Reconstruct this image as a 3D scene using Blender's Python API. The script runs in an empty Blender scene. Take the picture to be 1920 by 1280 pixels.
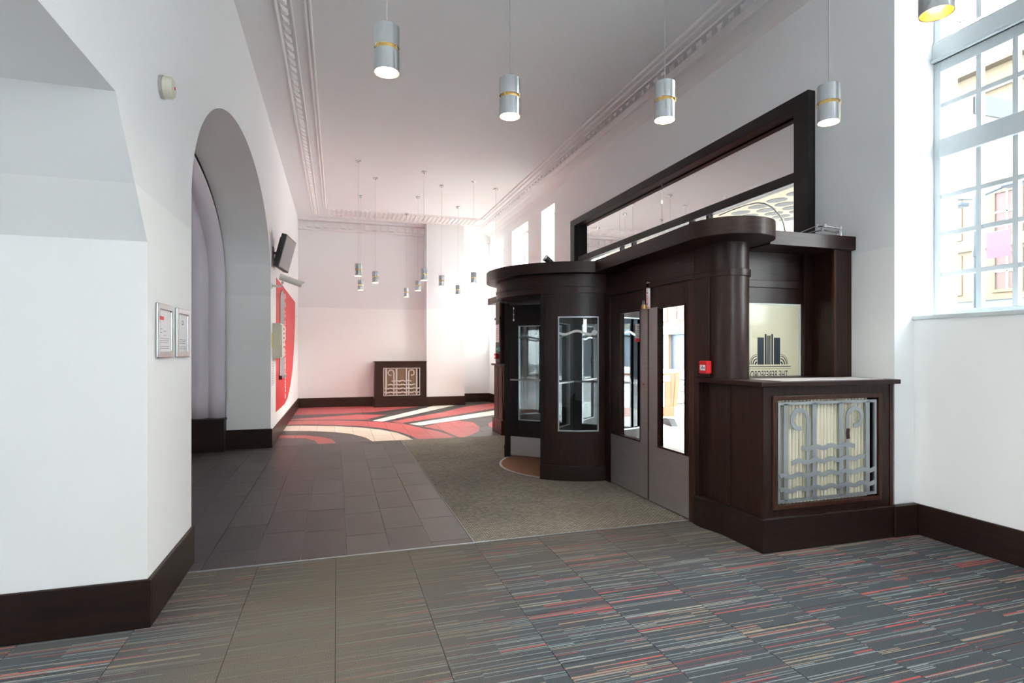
import bpy, bmesh, math, random
from math import sin, cos, pi, radians, sqrt, atan2
from mathutils import Vector, Matrix
SC = bpy.context.scene
COL = SC.collection
random.seed(7)

# ------------------------------------------------------------------ camera, world, exposure
cam_d = bpy.data.cameras.new('camera'); cam = bpy.data.objects.new('camera', cam_d); COL.objects.link(cam)
cam.location = (0, 0, 1.40)
cam.rotation_euler = (radians(90), 0, radians(-17.35))
cam_d.sensor_width = 36; cam_d.lens = 36*1050/1920
cam_d.shift_y = 18/1920; cam_d.clip_start = 0.05; cam_d.clip_end = 300
SC.camera = cam
world = bpy.data.worlds.new('sky'); SC.world = world; world.use_nodes = True
wn = world.node_tree.nodes; wl = world.node_tree.links
bg = wn['Background']
tc = wn.new('ShaderNodeTexCoord'); nz = wn.new('ShaderNodeTexNoise'); nz.inputs['Scale'].default_value = 2.0; nz.inputs['Detail'].default_value = 5
cr = wn.new('ShaderNodeValToRGB'); cr.color_ramp.elements[0].color = (.80, .90, 1.0, 1); cr.color_ramp.elements[1].color = (1, 1, 1, 1)
cr.color_ramp.elements[0].position = .35; cr.color_ramp.elements[1].position = .6
wl.new(tc.outputs['Generated'], nz.inputs['Vector']); wl.new(nz.outputs['Fac'], cr.inputs['Fac']); wl.new(cr.outputs['Color'], bg.inputs['Color'])
bg.inputs['Strength'].default_value = 5.0
SC.view_settings.view_transform = 'Standard'; SC.view_settings.look = 'None'
SC.view_settings.gamma = 1; SC.view_settings.use_curve_mapping = False
SC.view_settings.exposure = 3.5
SC.cycles.use_denoising = True
SC.cycles.max_bounces = 14; SC.cycles.diffuse_bounces = 8; SC.cycles.transparent_max_bounces = 24; SC.cycles.glossy_bounces = 5
SC.cycles.sample_clamp_indirect = 8
SC.cycles.caustics_reflective = False; SC.cycles.caustics_refractive = False
LAMP = 16.0
def portal(name, loc, sx, sy, rot):
    l = bpy.data.lights.new(name, 'AREA'); l.shape = 'RECTANGLE'; l.size = sx; l.size_y = sy; l.cycles.is_portal = True
    o = bpy.data.objects.new(name, l); COL.objects.link(o); o.location = loc; o.rotation_euler = rot
    return o
Y0_ = -4.0
RX = (0, radians(90), 0)     # emits towards -X
portal('portal_bay', (4.62, 2.55, 3.1), 2.9, 1.3, RX)
portal('portal_hall', (1.7, Y0_-.2, 2.3), 1.0, 1.0, (radians(-90), 0, 0))
portal('portal_side_room', (-6.22, 3.15, 1.95), 1.5, 1.1, (0, radians(-90), 0))
portal('portal_rear', (4.62, -1.75, 3.1), 2.9, 1.3, RX)
portal('portal_door', (4.62, 6.5, 1.8), 3.6, 5.0, RX)
for yy, w in ((10.5, .8), (12.35, 1.2), (14.3, 1.1)): portal('portal_side', (4.62, yy, 2.6), 3.4, w, RX)

# ------------------------------------------------------------------ materials
def newmat(name):
    m = bpy.data.materials.new(name); m.use_nodes = True
    nt = m.node_tree; return m, nt.nodes, nt.links, nt.nodes['Principled BSDF']
def rgb(r, g, b):   # sRGB 0-255 -> linear
    f = lambda v: (v/255/12.92) if v/255 <= .04045 else ((v/255+.055)/1.055)**2.4
    return (f(r), f(g), f(b), 1)
def P(name, col, rough=.5, metal=0, noise=0, nscale=8, bump=0, bscale=60, coat=0, spec=.5, stretch=None, aniso=0):
    m, n, l, b = newmat(name)
    b.inputs['Base Color'].default_value = col; b.inputs['Roughness'].default_value = rough; b.inputs['Metallic'].default_value = metal
    b.inputs['Coat Weight'].default_value = coat; b.inputs['Coat Roughness'].default_value = .15
    b.inputs['Specular IOR Level'].default_value = spec; b.inputs['Anisotropic'].default_value = aniso
    g = n.new('ShaderNodeNewGeometry'); mp = n.new('ShaderNodeMapping'); l.new(g.outputs['Position'], mp.inputs['Vector'])
    if stretch: mp.inputs['Scale'].default_value = stretch
    if noise:
        t = n.new('ShaderNodeTexNoise'); t.inputs['Scale'].default_value = nscale; t.inputs['Detail'].default_value = 4
        l.new(mp.outputs[0], t.inputs['Vector'])
        r = n.new('ShaderNodeMapRange'); r.inputs['To Min'].default_value = 1-noise; r.inputs['To Max'].default_value = 1+noise
        l.new(t.outputs['Fac'], r.inputs['Value'])
        mx = n.new('ShaderNodeVectorMath'); mx.operation = 'SCALE'; mx.inputs[0].default_value = col[:3]
        l.new(r.outputs[0], mx.inputs['Scale']); l.new(mx.outputs[0], b.inputs['Base Color'])
    if bump:
        t2 = n.new('ShaderNodeTexNoise'); t2.inputs['Scale'].default_value = bscale; t2.inputs['Detail'].default_value = 3
        l.new(mp.outputs[0], t2.inputs['Vector'])
        bp = n.new('ShaderNodeBump'); bp.inputs['Strength'].default_value = bump; bp.inputs['Distance'].default_value = .01
        l.new(t2.outputs['Fac'], bp.inputs['Height']); l.new(bp.outputs[0], b.inputs['Normal'])
    return m
def paint(name, low, high, z):
    # two coats of emulsion with the change of tint at height z
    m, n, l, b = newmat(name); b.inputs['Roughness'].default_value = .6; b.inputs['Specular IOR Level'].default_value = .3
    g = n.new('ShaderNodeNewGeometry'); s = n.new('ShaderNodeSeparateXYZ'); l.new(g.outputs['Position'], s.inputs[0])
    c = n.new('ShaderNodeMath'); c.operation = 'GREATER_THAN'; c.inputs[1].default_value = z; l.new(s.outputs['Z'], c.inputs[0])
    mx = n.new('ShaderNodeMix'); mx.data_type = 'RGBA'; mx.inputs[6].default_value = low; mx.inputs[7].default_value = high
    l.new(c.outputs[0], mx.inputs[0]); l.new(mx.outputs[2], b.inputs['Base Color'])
    t2 = n.new('ShaderNodeTexNoise'); t2.inputs['Scale'].default_value = 90; l.new(g.outputs['Position'], t2.inputs['Vector'])
    bp = n.new('ShaderNodeBump'); bp.inputs['Strength'].default_value = .06; bp.inputs['Distance'].default_value = .005
    l.new(t2.outputs['Fac'], bp.inputs['Height']); l.new(bp.outputs[0], b.inputs['Normal'])
    return m
M = {}
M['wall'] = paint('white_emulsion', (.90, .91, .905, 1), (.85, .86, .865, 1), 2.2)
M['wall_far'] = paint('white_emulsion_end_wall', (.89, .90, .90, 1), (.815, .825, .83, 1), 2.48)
M['ceiling'] = P('ceiling_paint', (.79, .80, .81, 1), .7, bump=.05, bscale=80)
M['plaster'] = P('moulding_paint', (.84, .83, .825, 1), .6)
M['wframe'] = P('window_paint', (.60, .65, .67, 1), .4)
M['curtain'] = P('lilac_cloth', (.74, .70, .76, 1), .9, bump=.1, bscale=200)
M['steel'] = P('brushed_steel', (.55, .52, .52, 1), .48, 1, noise=.12, nscale=4, stretch=(1, 1, 12))
M['chrome'] = P('chrome', (.75, .75, .75, 1), .15, 1)
M['grille'] = P('grey_cast_metal', (.42, .46, .49, 1), .38, .75, noise=.15, nscale=12)
M['grille_far'] = P('pale_cast_metal', (.62, .58, .56, 1), .5, .2)
M['pipe'] = P('cream_enamel', (.82, .78, .62, 1), .4)
M['farpipe'] = P('tan_enamel', (.55, .42, .27, 1), .5)
M['alu'] = P('brushed_aluminium', (.50, .52, .53, 1), .24, 1, aniso=.5, noise=.06, nscale=30, stretch=(1, 1, .05))
M['brass'] = P('brass', (.78, .55, .20, 1), .28, 1)
M['gold'] = P('gold_reflector', (.95, .62, .22, 1), .35, 1)
M['cable'] = P('clear_cable', (.62, .62, .60, 1), .4)
M['black'] = P('black_plastic', (.02, .02, .022, 1), .4)
M['screen'] = P('matt_screen', (.30, .28, .29, 1), .25)
M['beige'] = P('beige_plastic', (.68, .66, .55, 1), .5)
M['offwhite'] = P('off_white_plastic', (.72, .71, .66, 1), .45)
M['red'] = P('red_paint', rgb(222, 30, 40), .45)
M['redwall'] = P('red_vinyl', rgb(215, 48, 54), .5)
M['paper'] = P('paper', (.82, .80, .82, 1), .6)
M['ink'] = P('grey_ink', (.30, .29, .31, 1), .7)
M['greenbox'] = P('green_plastic', (.01, .16, .10, 1), .4)
M['white'] = P('white_print', (.85, .85, .85, 1), .5)
M['yellow'] = P('yellow_sticker', (.80, .66, .12, 1), .6)
M['ovoid'] = P('dark_screen_print', rgb(34, 46, 60), .5)
M['matbrown'] = P('brown_coir', rgb(150, 108, 80), .95, bump=.6, bscale=400, noise=.1, nscale=60)
M['grout'] = P('grout', (.30, .28, .27, 1), .8)
M['seam'] = P('carpet_backing', (.012, .012, .012, 1), .9)
M['orange'] = P('orange_plastic', (.50, .085, .022, 1), .45)
M['rubber'] = P('rubber', (.03, .03, .03, 1), .7)
M['sand'] = P('sandstone', (.105, .08, .05, 1), .85, noise=.12, nscale=1.2)
M['sandtrim'] = P('sandstone_trim', (.08, .06, .038, 1), .85)
M['bluegrey'] = P('blue_grey_paint', (.06, .085, .11, 1), .5)
M['bluedoor'] = P('dark_blue_paint', (.02, .032, .05, 1), .5)
M['postpaint'] = P('lamp_post_paint', (.025, .038, .05, 1), .4)
M['pink'] = P('pink_banner', (.20, .04, .08, 1), .7)
M['winbrown'] = P('brown_window_frame', (.05, .025, .022, 1), .6)
M['paving'] = P('paving', (.50, .50, .49, 1), .8, noise=.08, nscale=.8)
M['asphalt'] = P('asphalt', (.24, .24, .245, 1), .9, bump=.3)
M['soffit'] = P('cream_soffit', (.36, .30, .215, 1), .7, noise=.06, nscale=3)
M['soffitgrey'] = P('grey_vent', (.035, .04, .045, 1), .6)
M['stonegrey'] = P('weathered_stone', (.06, .065, .07, 1), .9, noise=.2, nscale=6)
M['stonewhite'] = P('pale_stone', (.72, .75, .76, 1), .8)

def wood(name, c1, c2, rough, sc):
    m, n, l, b = newmat(name)
    g = n.new('ShaderNodeNewGeometry'); mp = n.new('ShaderNodeMapping'); mp.inputs['Scale'].default_value = sc
    l.new(g.outputs['Position'], mp.inputs['Vector'])
    t = n.new('ShaderNodeTexNoise'); t.inputs['Scale'].default_value = 7; t.inputs['Detail'].default_value = 8; t.inputs['Roughness'].default_value = .65
    l.new(mp.outputs[0], t.inputs['Vector'])
    r = n.new('ShaderNodeValToRGB'); r.color_ramp.elements[0].color = c1; r.color_ramp.elements[1].color = c2
    r.color_ramp.elements[0].position = .3; r.color_ramp.elements[1].position = .75
    l.new(t.outputs['Fac'], r.inputs['Fac']); l.new(r.outputs['Color'], b.inputs['Base Color'])
    b.inputs['Roughness'].default_value = rough; b.inputs['Coat Weight'].default_value = .06; b.inputs['Coat Roughness'].default_value = .25
    b.inputs['Specular IOR Level'].default_value = .28
    bp = n.new('ShaderNodeBump'); bp.inputs['Strength'].default_value = .12; bp.inputs['Distance'].default_value = .004
    l.new(t.outputs['Fac'], bp.inputs['Height']); l.new(bp.outputs[0], b.inputs['Normal'])
    return m
M['wood'] = wood('dark_mahogany', (.010, .0045, .0035, 1), (.040, .015, .011, 1), .36, (6, 6, .6))
M['woodh'] = wood('dark_mahogany_level_grain', (.010, .0045, .0035, 1), (.042, .016, .012, 1), .34, (.6, .6, 7))
M['woodred'] = wood('reddish_mahogany', (.025, .008, .005, 1), (.085, .026, .016, 1), .38, (6, 6, .6))
M['skirt'] = wood('dark_skirting', (.009, .005, .004, 1), (.030, .014, .010, 1), .4, (.6, .6, 7))
M['skirtfar'] = wood('brown_skirting', (.022, .010, .006, 1), (.060, .025, .015, 1), .4, (.6, .6, 7))
M['ebony'] = wood('near_black_frame', (.008, .006, .006, 1), (.020, .015, .015, 1), .45, (.6, .6, 7))

def glass(name, tint=(.98, .99, .985), rough=0.0, ior=1.5, refl=1.0):
    m = bpy.data.materials.new(name); m.use_nodes = True; nt = m.node_tree; n = nt.nodes; l = nt.links
    for x in list(n): n.remove(x)
    o = n.new('ShaderNodeOutputMaterial'); tr = n.new('ShaderNodeBsdfTransparent'); tr.inputs[0].default_value = (*tint, 1)
    gl = n.new('ShaderNodeBsdfGlossy'); gl.inputs['Roughness'].default_value = rough
    fr = n.new('ShaderNodeFresnel'); fr.inputs['IOR'].default_value = ior
    mu = n.new('ShaderNodeMath'); mu.operation = 'MULTIPLY'; mu.inputs[1].default_value = refl; l.new(fr.outputs[0], mu.inputs[0])
    mx = n.new('ShaderNodeMixShader'); 
    ge = n.new('ShaderNodeNewGeometry'); ff = n.new('ShaderNodeMath'); ff.operation = 'SUBTRACT'; ff.inputs[0].default_value = 1; l.new(ge.outputs['Backfacing'], ff.inputs[1])
    mm = n.new('ShaderNodeMath'); mm.operation = 'MULTIPLY'; l.new(ff.outputs[0], mm.inputs[0]); l.new(mu.outputs[0], mm.inputs[1])
    l.new(mm.outputs[0], mx.inputs[0]); l.new(tr.outputs[0], mx.inputs[1]); l.new(gl.outputs[0], mx.inputs[2]); l.new(mx.outputs[0], o.inputs[0])
    return m
M['glass'] = glass('window_glass')
M['bayglass'] = glass('bay_window_glass', (.60, .62, .62))
M['transomglass'] = glass('transom_glass', (.60, .60, .58))
M['doorglass'] = glass('door_glass', (.68, .71, .71), refl=1.2)
M['mirror'] = P('mirror_glass', (.82, .86, .86, 1), .015, 1)
M['etch'] = glass('etched_glass', (.75, .78, .76), .4)
m, n, l, b = newmat('etched_white'); b.inputs['Base Color'].default_value = (.85, .87, .85, 1); b.inputs['Roughness'].default_value = .7; b.inputs['Transmission Weight'].default_value = .0; M['etched'] = m
# frosted glass that lets daylight glow through it
m, n, l, b = newmat('frosted_cream_glass'); o = [x for x in n if x.type == 'OUTPUT_MATERIAL'][0]
b.inputs['Base Color'].default_value = (.80, .79, .66, 1); b.inputs['Roughness'].default_value = .12
tl = n.new('ShaderNodeBsdfTranslucent'); tl.inputs[0].default_value = (.85, .84, .70, 1); mx = n.new('ShaderNodeMixShader'); mx.inputs[0].default_value = .45
l.new(b.outputs[0], mx.inputs[1]); l.new(tl.outputs[0], mx.inputs[2]); l.new(mx.outputs[0], o.inputs[0]); M['frosted'] = m
def emis(name, col, s):
    m, n, l, b = newmat(name); b.inputs['Emission Color'].default_value = col; b.inputs['Emission Strength'].default_value = s; b.inputs['Base Color'].default_value = (.8, .8, .8, 1); return m
M['lamp'] = emis('lit_lamp', (1, .86, .66, 1), LAMP)

# slate floor tiles
def slate(name, c, var, rough):
    m, n, l, b = newmat(name)
    oi = n.new('ShaderNodeObjectInfo'); g = n.new('ShaderNodeNewGeometry')
    t = n.new('ShaderNodeTexNoise'); t.inputs['Scale'].default_value = 5; t.inputs['Detail'].default_value = 8; t.noise_dimensions = '4D'
    l.new(g.outputs['Position'], t.inputs['Vector'])
    w = n.new('ShaderNodeMath'); w.operation = 'MULTIPLY'; w.inputs[1].default_value = 37; l.new(oi.outputs['Random'], w.inputs[0]); l.new(w.outputs[0], t.inputs['W'])
    hs = n.new('ShaderNodeHueSaturation'); hs.inputs['Color'].default_value = c
    r1 = n.new('ShaderNodeMapRange'); r1.inputs['To Min'].default_value = 1-var; r1.inputs['To Max'].default_value = 1+var; l.new(oi.outputs['Random'], r1.inputs['Value'])
    r2 = n.new('ShaderNodeMapRange'); r2.inputs['To Min'].default_value = .85; r2.inputs['To Max'].default_value = 1.15; l.new(t.outputs['Fac'], r2.inputs['Value'])
    mm = n.new('ShaderNodeMath'); mm.operation = 'MULTIPLY'; l.new(r1.outputs[0], mm.inputs[0]); l.new(r2.outputs[0], mm.inputs[1]); l.new(mm.outputs[0], hs.inputs['Value'])
    l.new(hs.outputs[0], b.inputs['Base Color']); b.inputs['Roughness'].default_value = rough; b.inputs['Specular IOR Level'].default_value = .3
    bp = n.new('ShaderNodeBump'); bp.inputs['Strength'].default_value = .35 if rough > .4 else .03; bp.inputs['Distance'].default_value = .006
    l.new(t.outputs['Fac'], bp.inputs['Height']); l.new(bp.outputs[0], b.inputs['Normal'])
    return m
M['slate'] = slate('dark_slate', (.062, .054, .055, 1), .22, .42)
M['mural_dark'] = slate('polished_dark_tile', (.075, .066, .068, 1), .06, .38)
M['mural_red'] = slate('polished_red_tile', (.50, .105, .11, 1), .05, .38)
M['mural_cream'] = slate('polished_cream_tile', rgb(225, 208, 190), .04, .38)
M['mural_white'] = slate('polished_white_tile', rgb(230, 228, 220), .03, .38)

# striped carpet tiles
def carpet():
    m, n, l, b = newmat('striped_carpet')
    N = lambda t, **k: [x := n.new('ShaderNode'+t), [setattr(x, a, v) for a, v in k.items()]][0]
    def math_(op, a, c=None):
        x = N('Math', operation=op)
        for i, v in enumerate((a, c)):
            if v is None: continue
            if isinstance(v, (int, float)): x.inputs[i].default_value = v
            else: l.new(v, x.inputs[i])
        return x.outputs[0]
    g = N('NewGeometry'); s = N('SeparateXYZ'); l.new(g.outputs['Position'], s.inputs[0]); oi = N('ObjectInfo')
    rnd = oi.outputs['Random']
    def wn2(a, c):
        cx = N('CombineXYZ'); l.new(a, cx.inputs[0])
        if c is not None: l.new(c, cx.inputs[1])
        w = N('TexWhiteNoise', noise_dimensions='3D'); l.new(cx.outputs[0], w.inputs['Vector']); return w.outputs['Value']
    base = (.070, .081, .090, 1)
    def layer(freq, seed, stops, prev):
        yc = math_('FLOOR', math_('MULTIPLY', s.outputs['Y'], freq))
        off = wn2(math_('ADD', yc, seed), None)
        seg = math_('FLOOR', math_('ADD', math_('MULTIPLY', s.outputs['X'], 1/.482), math_('MULTIPLY', math_('FLOOR', math_('MULTIPLY', off, 4.0)), .25)))
        v = wn2(math_('ADD', yc, math_('MULTIPLY', rnd, 50.0)), math_('ADD', seg, seed))
        r = N('ValToRGB'); r.color_ramp.interpolation = 'CONSTANT'; E_ = r.color_ramp.elements
        E_[0].color = (0, 0, 0, 0); E_[0].position = 0; E_[1].color = (0, 0, 0, 0); E_[1].position = .01
        for p, c in stops: e = E_.new(p); e.color = c
        l.new(v, r.inputs['Fac']); mx = N('Mix', data_type='RGBA'); l.new(r.outputs['Alpha'], mx.inputs[0]); l.new(r.outputs['Color'], mx.inputs[7])
        if isinstance(prev, tuple): mx.inputs[6].default_value = prev
        else: l.new(prev, mx.inputs[6])
        return mx.outputs[2]
    c1 = layer(185.0, 3.0, ((.78, (.26, .09, .09, .45)), (.81, (.36, .41, .40, .6)), (.87, (.42, .33, .24, .6)), (.915, (.44, .09, .085, .7)), (.945, (.24, .30, .31, .55))), base)
    c2 = layer(92.0, 11.0, ((.972, (.50, .10, .09, .75)), (.989, (.42, .32, .22, .65))), c1)
    class r: outputs = {'Color': c2}
    # trodden-in dust: a brown path worn through the striped pile
    t = N('TexNoise'); t.inputs['Scale'].default_value = .9; t.inputs['Detail'].default_value = 5; l.new(g.outputs['Position'], t.inputs['Vector'])
    d = math_('ABSOLUTE', math_('SUBTRACT', math_('ADD', s.outputs['X'], math_('MULTIPLY', math_('SUBTRACT', 3.4, s.outputs['Y']), .35)), .05))
    d2 = math_('ADD', d, math_('MULTIPLY', math_('SUBTRACT', t.outputs['Fac'], .5), 1.2))
    mr = N('MapRange'); mr.interpolation_type = 'SMOOTHSTEP'; mr.inputs['From Min'].default_value = .15; mr.inputs['From Max'].default_value = 1.35; mr.inputs['To Min'].default_value = .85; mr.inputs['To Max'].default_value = .0
    l.new(d2, mr.inputs['Value'])
    near = N('MapRange'); near.interpolation_type = 'SMOOTHSTEP'; near.inputs['From Min'].default_value = 2.7; near.inputs['From Max'].default_value = 3.9; near.inputs['To Max'].default_value = .55
    l.new(s.outputs['Y'], near.inputs['Value'])
    msk = math_('MAXIMUM', mr.outputs[0], near.outputs[0])
    mx = N('Mix', data_type='RGBA'); l.new(msk, mx.inputs[0]); l.new(r.outputs['Color'], mx.inputs[6]); mx.inputs[7].default_value = (.150, .128, .100, 1)
    f = N('TexNoise'); f.inputs['Scale'].default_value = 260; f.inputs['Detail'].default_value = 2; l.new(g.outputs['Position'], f.inputs['Vector'])
    fr = N('MapRange'); fr.inputs['To Min'].default_value = .1; fr.inputs['To Max'].default_value = 1.9; l.new(f.outputs['Fac'], fr.inputs['Value'])
    vm = N('VectorMath', operation='SCALE'); l.new(mx.outputs[2], vm.inputs[0]); l.new(fr.outputs[0], vm.inputs['Scale'])
    l.new(vm.outputs[0], b.inputs['Base Color']); b.inputs['Roughness'].default_value = .95; b.inputs['Specular IOR Level'].default_value = .15
    bp = N('Bump'); bp.inputs['Strength'].default_value = .6; bp.inputs['Distance'].default_value = .004; l.new(f.outputs['Fac'], bp.inputs['Height']); l.new(bp.outputs[0], b.inputs['Normal'])
    return m
M['carpet'] = carpet()
def weave():
    m, n, l, b = newmat('woven_matting')
    g = n.new('ShaderNodeNewGeometry'); mp = n.new('ShaderNodeMapping'); mp.inputs['Rotation'].default_value = (0, 0, 0); l.new(g.outputs['Position'], mp.inputs['Vector'])
    br = n.new('ShaderNodeTexBrick'); br.inputs['Scale'].default_value = 1; br.inputs['Brick Width'].default_value = .036; br.inputs['Row Height'].default_value = .017
    br.inputs['Mortar Size'].default_value = .0028; br.inputs['Color1'].default_value = (.50, .455, .375, 1); br.inputs['Color2'].default_value = (.32, .29, .24, 1); br.inputs['Mortar'].default_value = (.09, .08, .067, 1)
    l.new(mp.outputs[0], br.inputs['Vector'])
    t = n.new('ShaderNodeTexNoise'); t.inputs['Scale'].default_value = 160; l.new(g.outputs['Position'], t.inputs['Vector'])
    t2 = n.new('ShaderNodeTexNoise'); t2.inputs['Scale'].default_value = 1.3; l.new(g.outputs['Position'], t2.inputs['Vector'])
    a = n.new('ShaderNodeMath'); a.operation = 'MULTIPLY_ADD'; a.inputs[1].default_value = .8; a.inputs[2].default_value = .3; l.new(t.outputs['Fac'], a.inputs[0])
    a2 = n.new('ShaderNodeMath'); a2.operation = 'MULTIPLY_ADD'; a2.inputs[1].default_value = .8; a2.inputs[2].default_value = .8; l.new(t2.outputs['Fac'], a2.inputs[0])
    a3 = n.new('ShaderNodeMath'); a3.operation = 'MULTIPLY'; l.new(a.outputs[0], a3.inputs[0]); l.new(a2.outputs[0], a3.inputs[1])
    vm = n.new('ShaderNodeVectorMath'); vm.operation = 'SCALE'; l.new(br.outputs['Color'], vm.inputs[0]); l.new(a3.outputs[0], vm.inputs['Scale'])
    l.new(vm.outputs[0], b.inputs['Base Color']); b.inputs['Roughness'].default_value = .9; b.inputs['Specular IOR Level'].default_value = .2
    bp = n.new('ShaderNodeBump'); bp.inputs['Strength'].default_value = .8; bp.inputs['Distance'].default_value = .004; bp.invert = True
    l.new(br.outputs['Fac'], bp.inputs['Height']); l.new(bp.outputs[0], b.inputs['Normal'])
    return m
M['weave'] = weave()

# ------------------------------------------------------------------ mesh helpers
class MB:
    def __init__(s): s.v = []; s.f = []; s.mi = []; s.cur = 0
    def add(s, vs, fs):
        k = len(s.v); s.v += [tuple(p) for p in vs]
        for f in fs: s.f.append([i+k for i in f]); s.mi.append(s.cur)
        return s
    def box(s, x0, x1, y0, y1, z0, z1):
        x0, x1 = min(x0, x1), max(x0, x1); y0, y1 = min(y0, y1), max(y0, y1); z0, z1 = min(z0, z1), max(z0, z1)
        vs = [(x, y, z) for z in (z0, z1) for y in (y0, y1) for x in (x0, x1)]
        return s.add(vs, [(0, 2, 3, 1), (4, 5, 7, 6), (0, 1, 5, 4), (2, 6, 7, 3), (0, 4, 6, 2), (1, 3, 7, 5)])
    def prism(s, poly, ax, a, b):
        # poly: 2-D outline in the two axes other than ax (in order x,y,z), extruded from a to b
        def pt(p, q): return {'x': (q, p[0], p[1]), 'y': (p[0], q, p[1]), 'z': (p[0], p[1], q)}[ax]
        n = len(poly)
        vs = [pt(p, a) for p in poly]+[pt(p, b) for p in poly]
        return s.add(vs, [list(range(n)), list(range(2*n-1, n-1, -1))]+[(i, (i+1) % n, n+(i+1) % n, n+i) for i in range(n)])
    def ring(s, outer, inner, ax, a, b):
        def pt(p, q): return {'x': (q, p[0], p[1]), 'y': (p[0], q, p[1]), 'z': (p[0], p[1], q)}[ax]
        n = len(outer); vs = [pt(p, q) for q in (a, b) for r in (outer, inner) for p in r]
        fs = []
        for i in range(n):
            j = (i+1) % n
            fs += [(i, j, n+j, n+i), (2*n+i, 3*n+i, 3*n+j, 2*n+j), (i, 2*n+i, 2*n+j, j), (n+i, n+j, 3*n+j, 3*n+i)]
        return s.add(vs, fs)
    def frame(s, ax, a, b, u0, u1, w0, w1, t, t2=None):
        t2 = t if t2 is None else t2
        return s.ring([(u0, w0), (u1, w0), (u1, w1), (u0, w1)], [(u0+t, w0+t2), (u1-t, w0+t2), (u1-t, w1-t2), (u0+t, w1-t2)], ax, a, b)
    def cyl(s, c, r, z0, z1, n=24, ax='z', r2=None):
        r2 = r if r2 is None else r2
        vs = []
        for (q, rr) in ((z0, r), (z1, r2)):
            for i in range(n):
                t = 2*pi*i/n; a, d = rr*cos(t), rr*sin(t)
                vs.append({'z': (c[0]+a, c[1]+d, q), 'x': (q, c[0]+a, c[1]+d), 'y': (c[0]+a, q, c[1]+d)}[ax])
        return s.add(vs, [list(range(n))[::-1], list(range(n, 2*n))]+[(i, (i+1) % n, n+(i+1) % n, n+i) for i in range(n)])
    def tube(s, pts, r, n=8, flat=None):
        pts = [Vector(p) for p in pts]; rows = []
        up = Vector((0, 0, 1))
        for i, p in enumerate(pts):
            d = (pts[min(i+1, len(pts)-1)]-pts[max(i-1, 0)]).normalized()
            a = d.cross(up) if abs(d.dot(up)) < .95 else d.cross(Vector((1, 0, 0)))
            a.normalize(); c = a.cross(d).normalized()
            rows.append([p+(a*cos(2*pi*k/n)+c*sin(2*pi*k/n))*r for k in range(n)])
        vs = [v for rw in rows for v in rw]; fs = []
        for i in range(len(rows)-1):
            for k in range(n): fs.append((i*n+k, i*n+(k+1) % n, (i+1)*n+(k+1) % n, (i+1)*n+k))
        fs += [list(range(n))[::-1], list(range((len(rows)-1)*n, len(rows)*n))]
        return s.add(vs, fs)
    def ribbon(s, pts, w, y0, y1):
        # flat bar following pts (x,z) in a plane of constant y, of width w, thickness y0..y1
        n = len(pts); L = []; R = []
        for i in range(n):
            a = pts[max(i-1, 0)]; b = pts[min(i+1, n-1)]; dx, dz = b[0]-a[0], b[1]-a[1]; q = sqrt(dx*dx+dz*dz) or 1
            nx, nz_ = -dz/q, dx/q; L.append((pts[i][0]+nx*w/2, pts[i][1]+nz_*w/2)); R.append((pts[i][0]-nx*w/2, pts[i][1]-nz_*w/2))
        vs = [(p[0], y, p[1]) for y in (y0, y1) for r in (L, R) for p in r]; fs = []
        for i in range(n-1):
            fs += [(i, i+1, n+i+1, n+i), (2*n+i, 3*n+i, 3*n+i+1, 2*n+i+1), (i, 2*n+i, 2*n+i+1, i+1), (n+i, n+i+1, 3*n+i+1, 3*n+i)]
        fs += [(0, n, 3*n, 2*n), (n-1, 3*n-1, 4*n-1, 2*n-1)]
        return s.add(vs, fs)
    def lathe(s, prof, c=(0, 0), n=24):
        vs = [(c[0]+r*cos(2*pi*k/n), c[1]+r*sin(2*pi*k/n), z) for r, z in prof for k in range(n)]
        return s.add(vs, [(i*n+k, i*n+(k+1) % n, (i+1)*n+(k+1) % n, (i+1)*n+k) for i in range(len(prof)-1) for k in range(n)])
    def arc(s, c, r0, r1, a0, a1, z0, z1, n=None):
        n = n or max(2, int(abs(a1-a0)/5)); vs = []
        for i in range(n+1):
            t = radians(a0+(a1-a0)*i/n)
            for r in (r0, r1):
                for z in (z0, z1): vs.append((c[0]+r*cos(t), c[1]+r*sin(t), z))
        fs = []
        for i in range(n):
            k = 4*i; fs += [(k, k+1, k+5, k+4), (k+2, k+6, k+7, k+3), (k+1, k+3, k+7, k+5), (k, k+4, k+6, k+2)]
        fs += [(0, 2, 3, 1), (4*n, 4*n+1, 4*n+3, 4*n+2)]
        return s.add(vs, fs)
    def grid(s, poly3): return s.add(poly3, [list(range(len(poly3)))])
    def xf(s, mat, k0=0):
        for i in range(k0, len(s.v)): s.v[i] = tuple(mat @ Vector(s.v[i]))
        return s
    def build(s, name, mats, parent=None, smooth=False, bevel=0, solid=True):
        o_ = Vector((0, 0, 0)); p = parent
        while p is not None: o_ += p.location; p = p.parent
        me = bpy.data.meshes.new(name); me.from_pydata([tuple(Vector(v)-o_) for v in s.v], [], s.f)
        mats = mats if isinstance(mats, (list, tuple)) else [mats]
        for m_ in mats: me.materials.append(M[m_] if isinstance(m_, str) else m_)
        if len(mats) > 1:
            for pl, i in zip(me.polygons, s.mi): pl.material_index = i
        bm = bmesh.new(); bm.from_mesh(me)
        if solid: bmesh.ops.recalc_face_normals(bm, faces=bm.faces)
        if smooth:
            for f in bm.faces: f.smooth = True
            for e in bm.edges:
                if len(e.link_faces) == 2 and e.calc_face_angle(0) > radians(35): e.smooth = False
        bm.to_mesh(me); bm.free()
        o = bpy.data.objects.new(name, me); COL.objects.link(o); o.parent = parent
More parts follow.
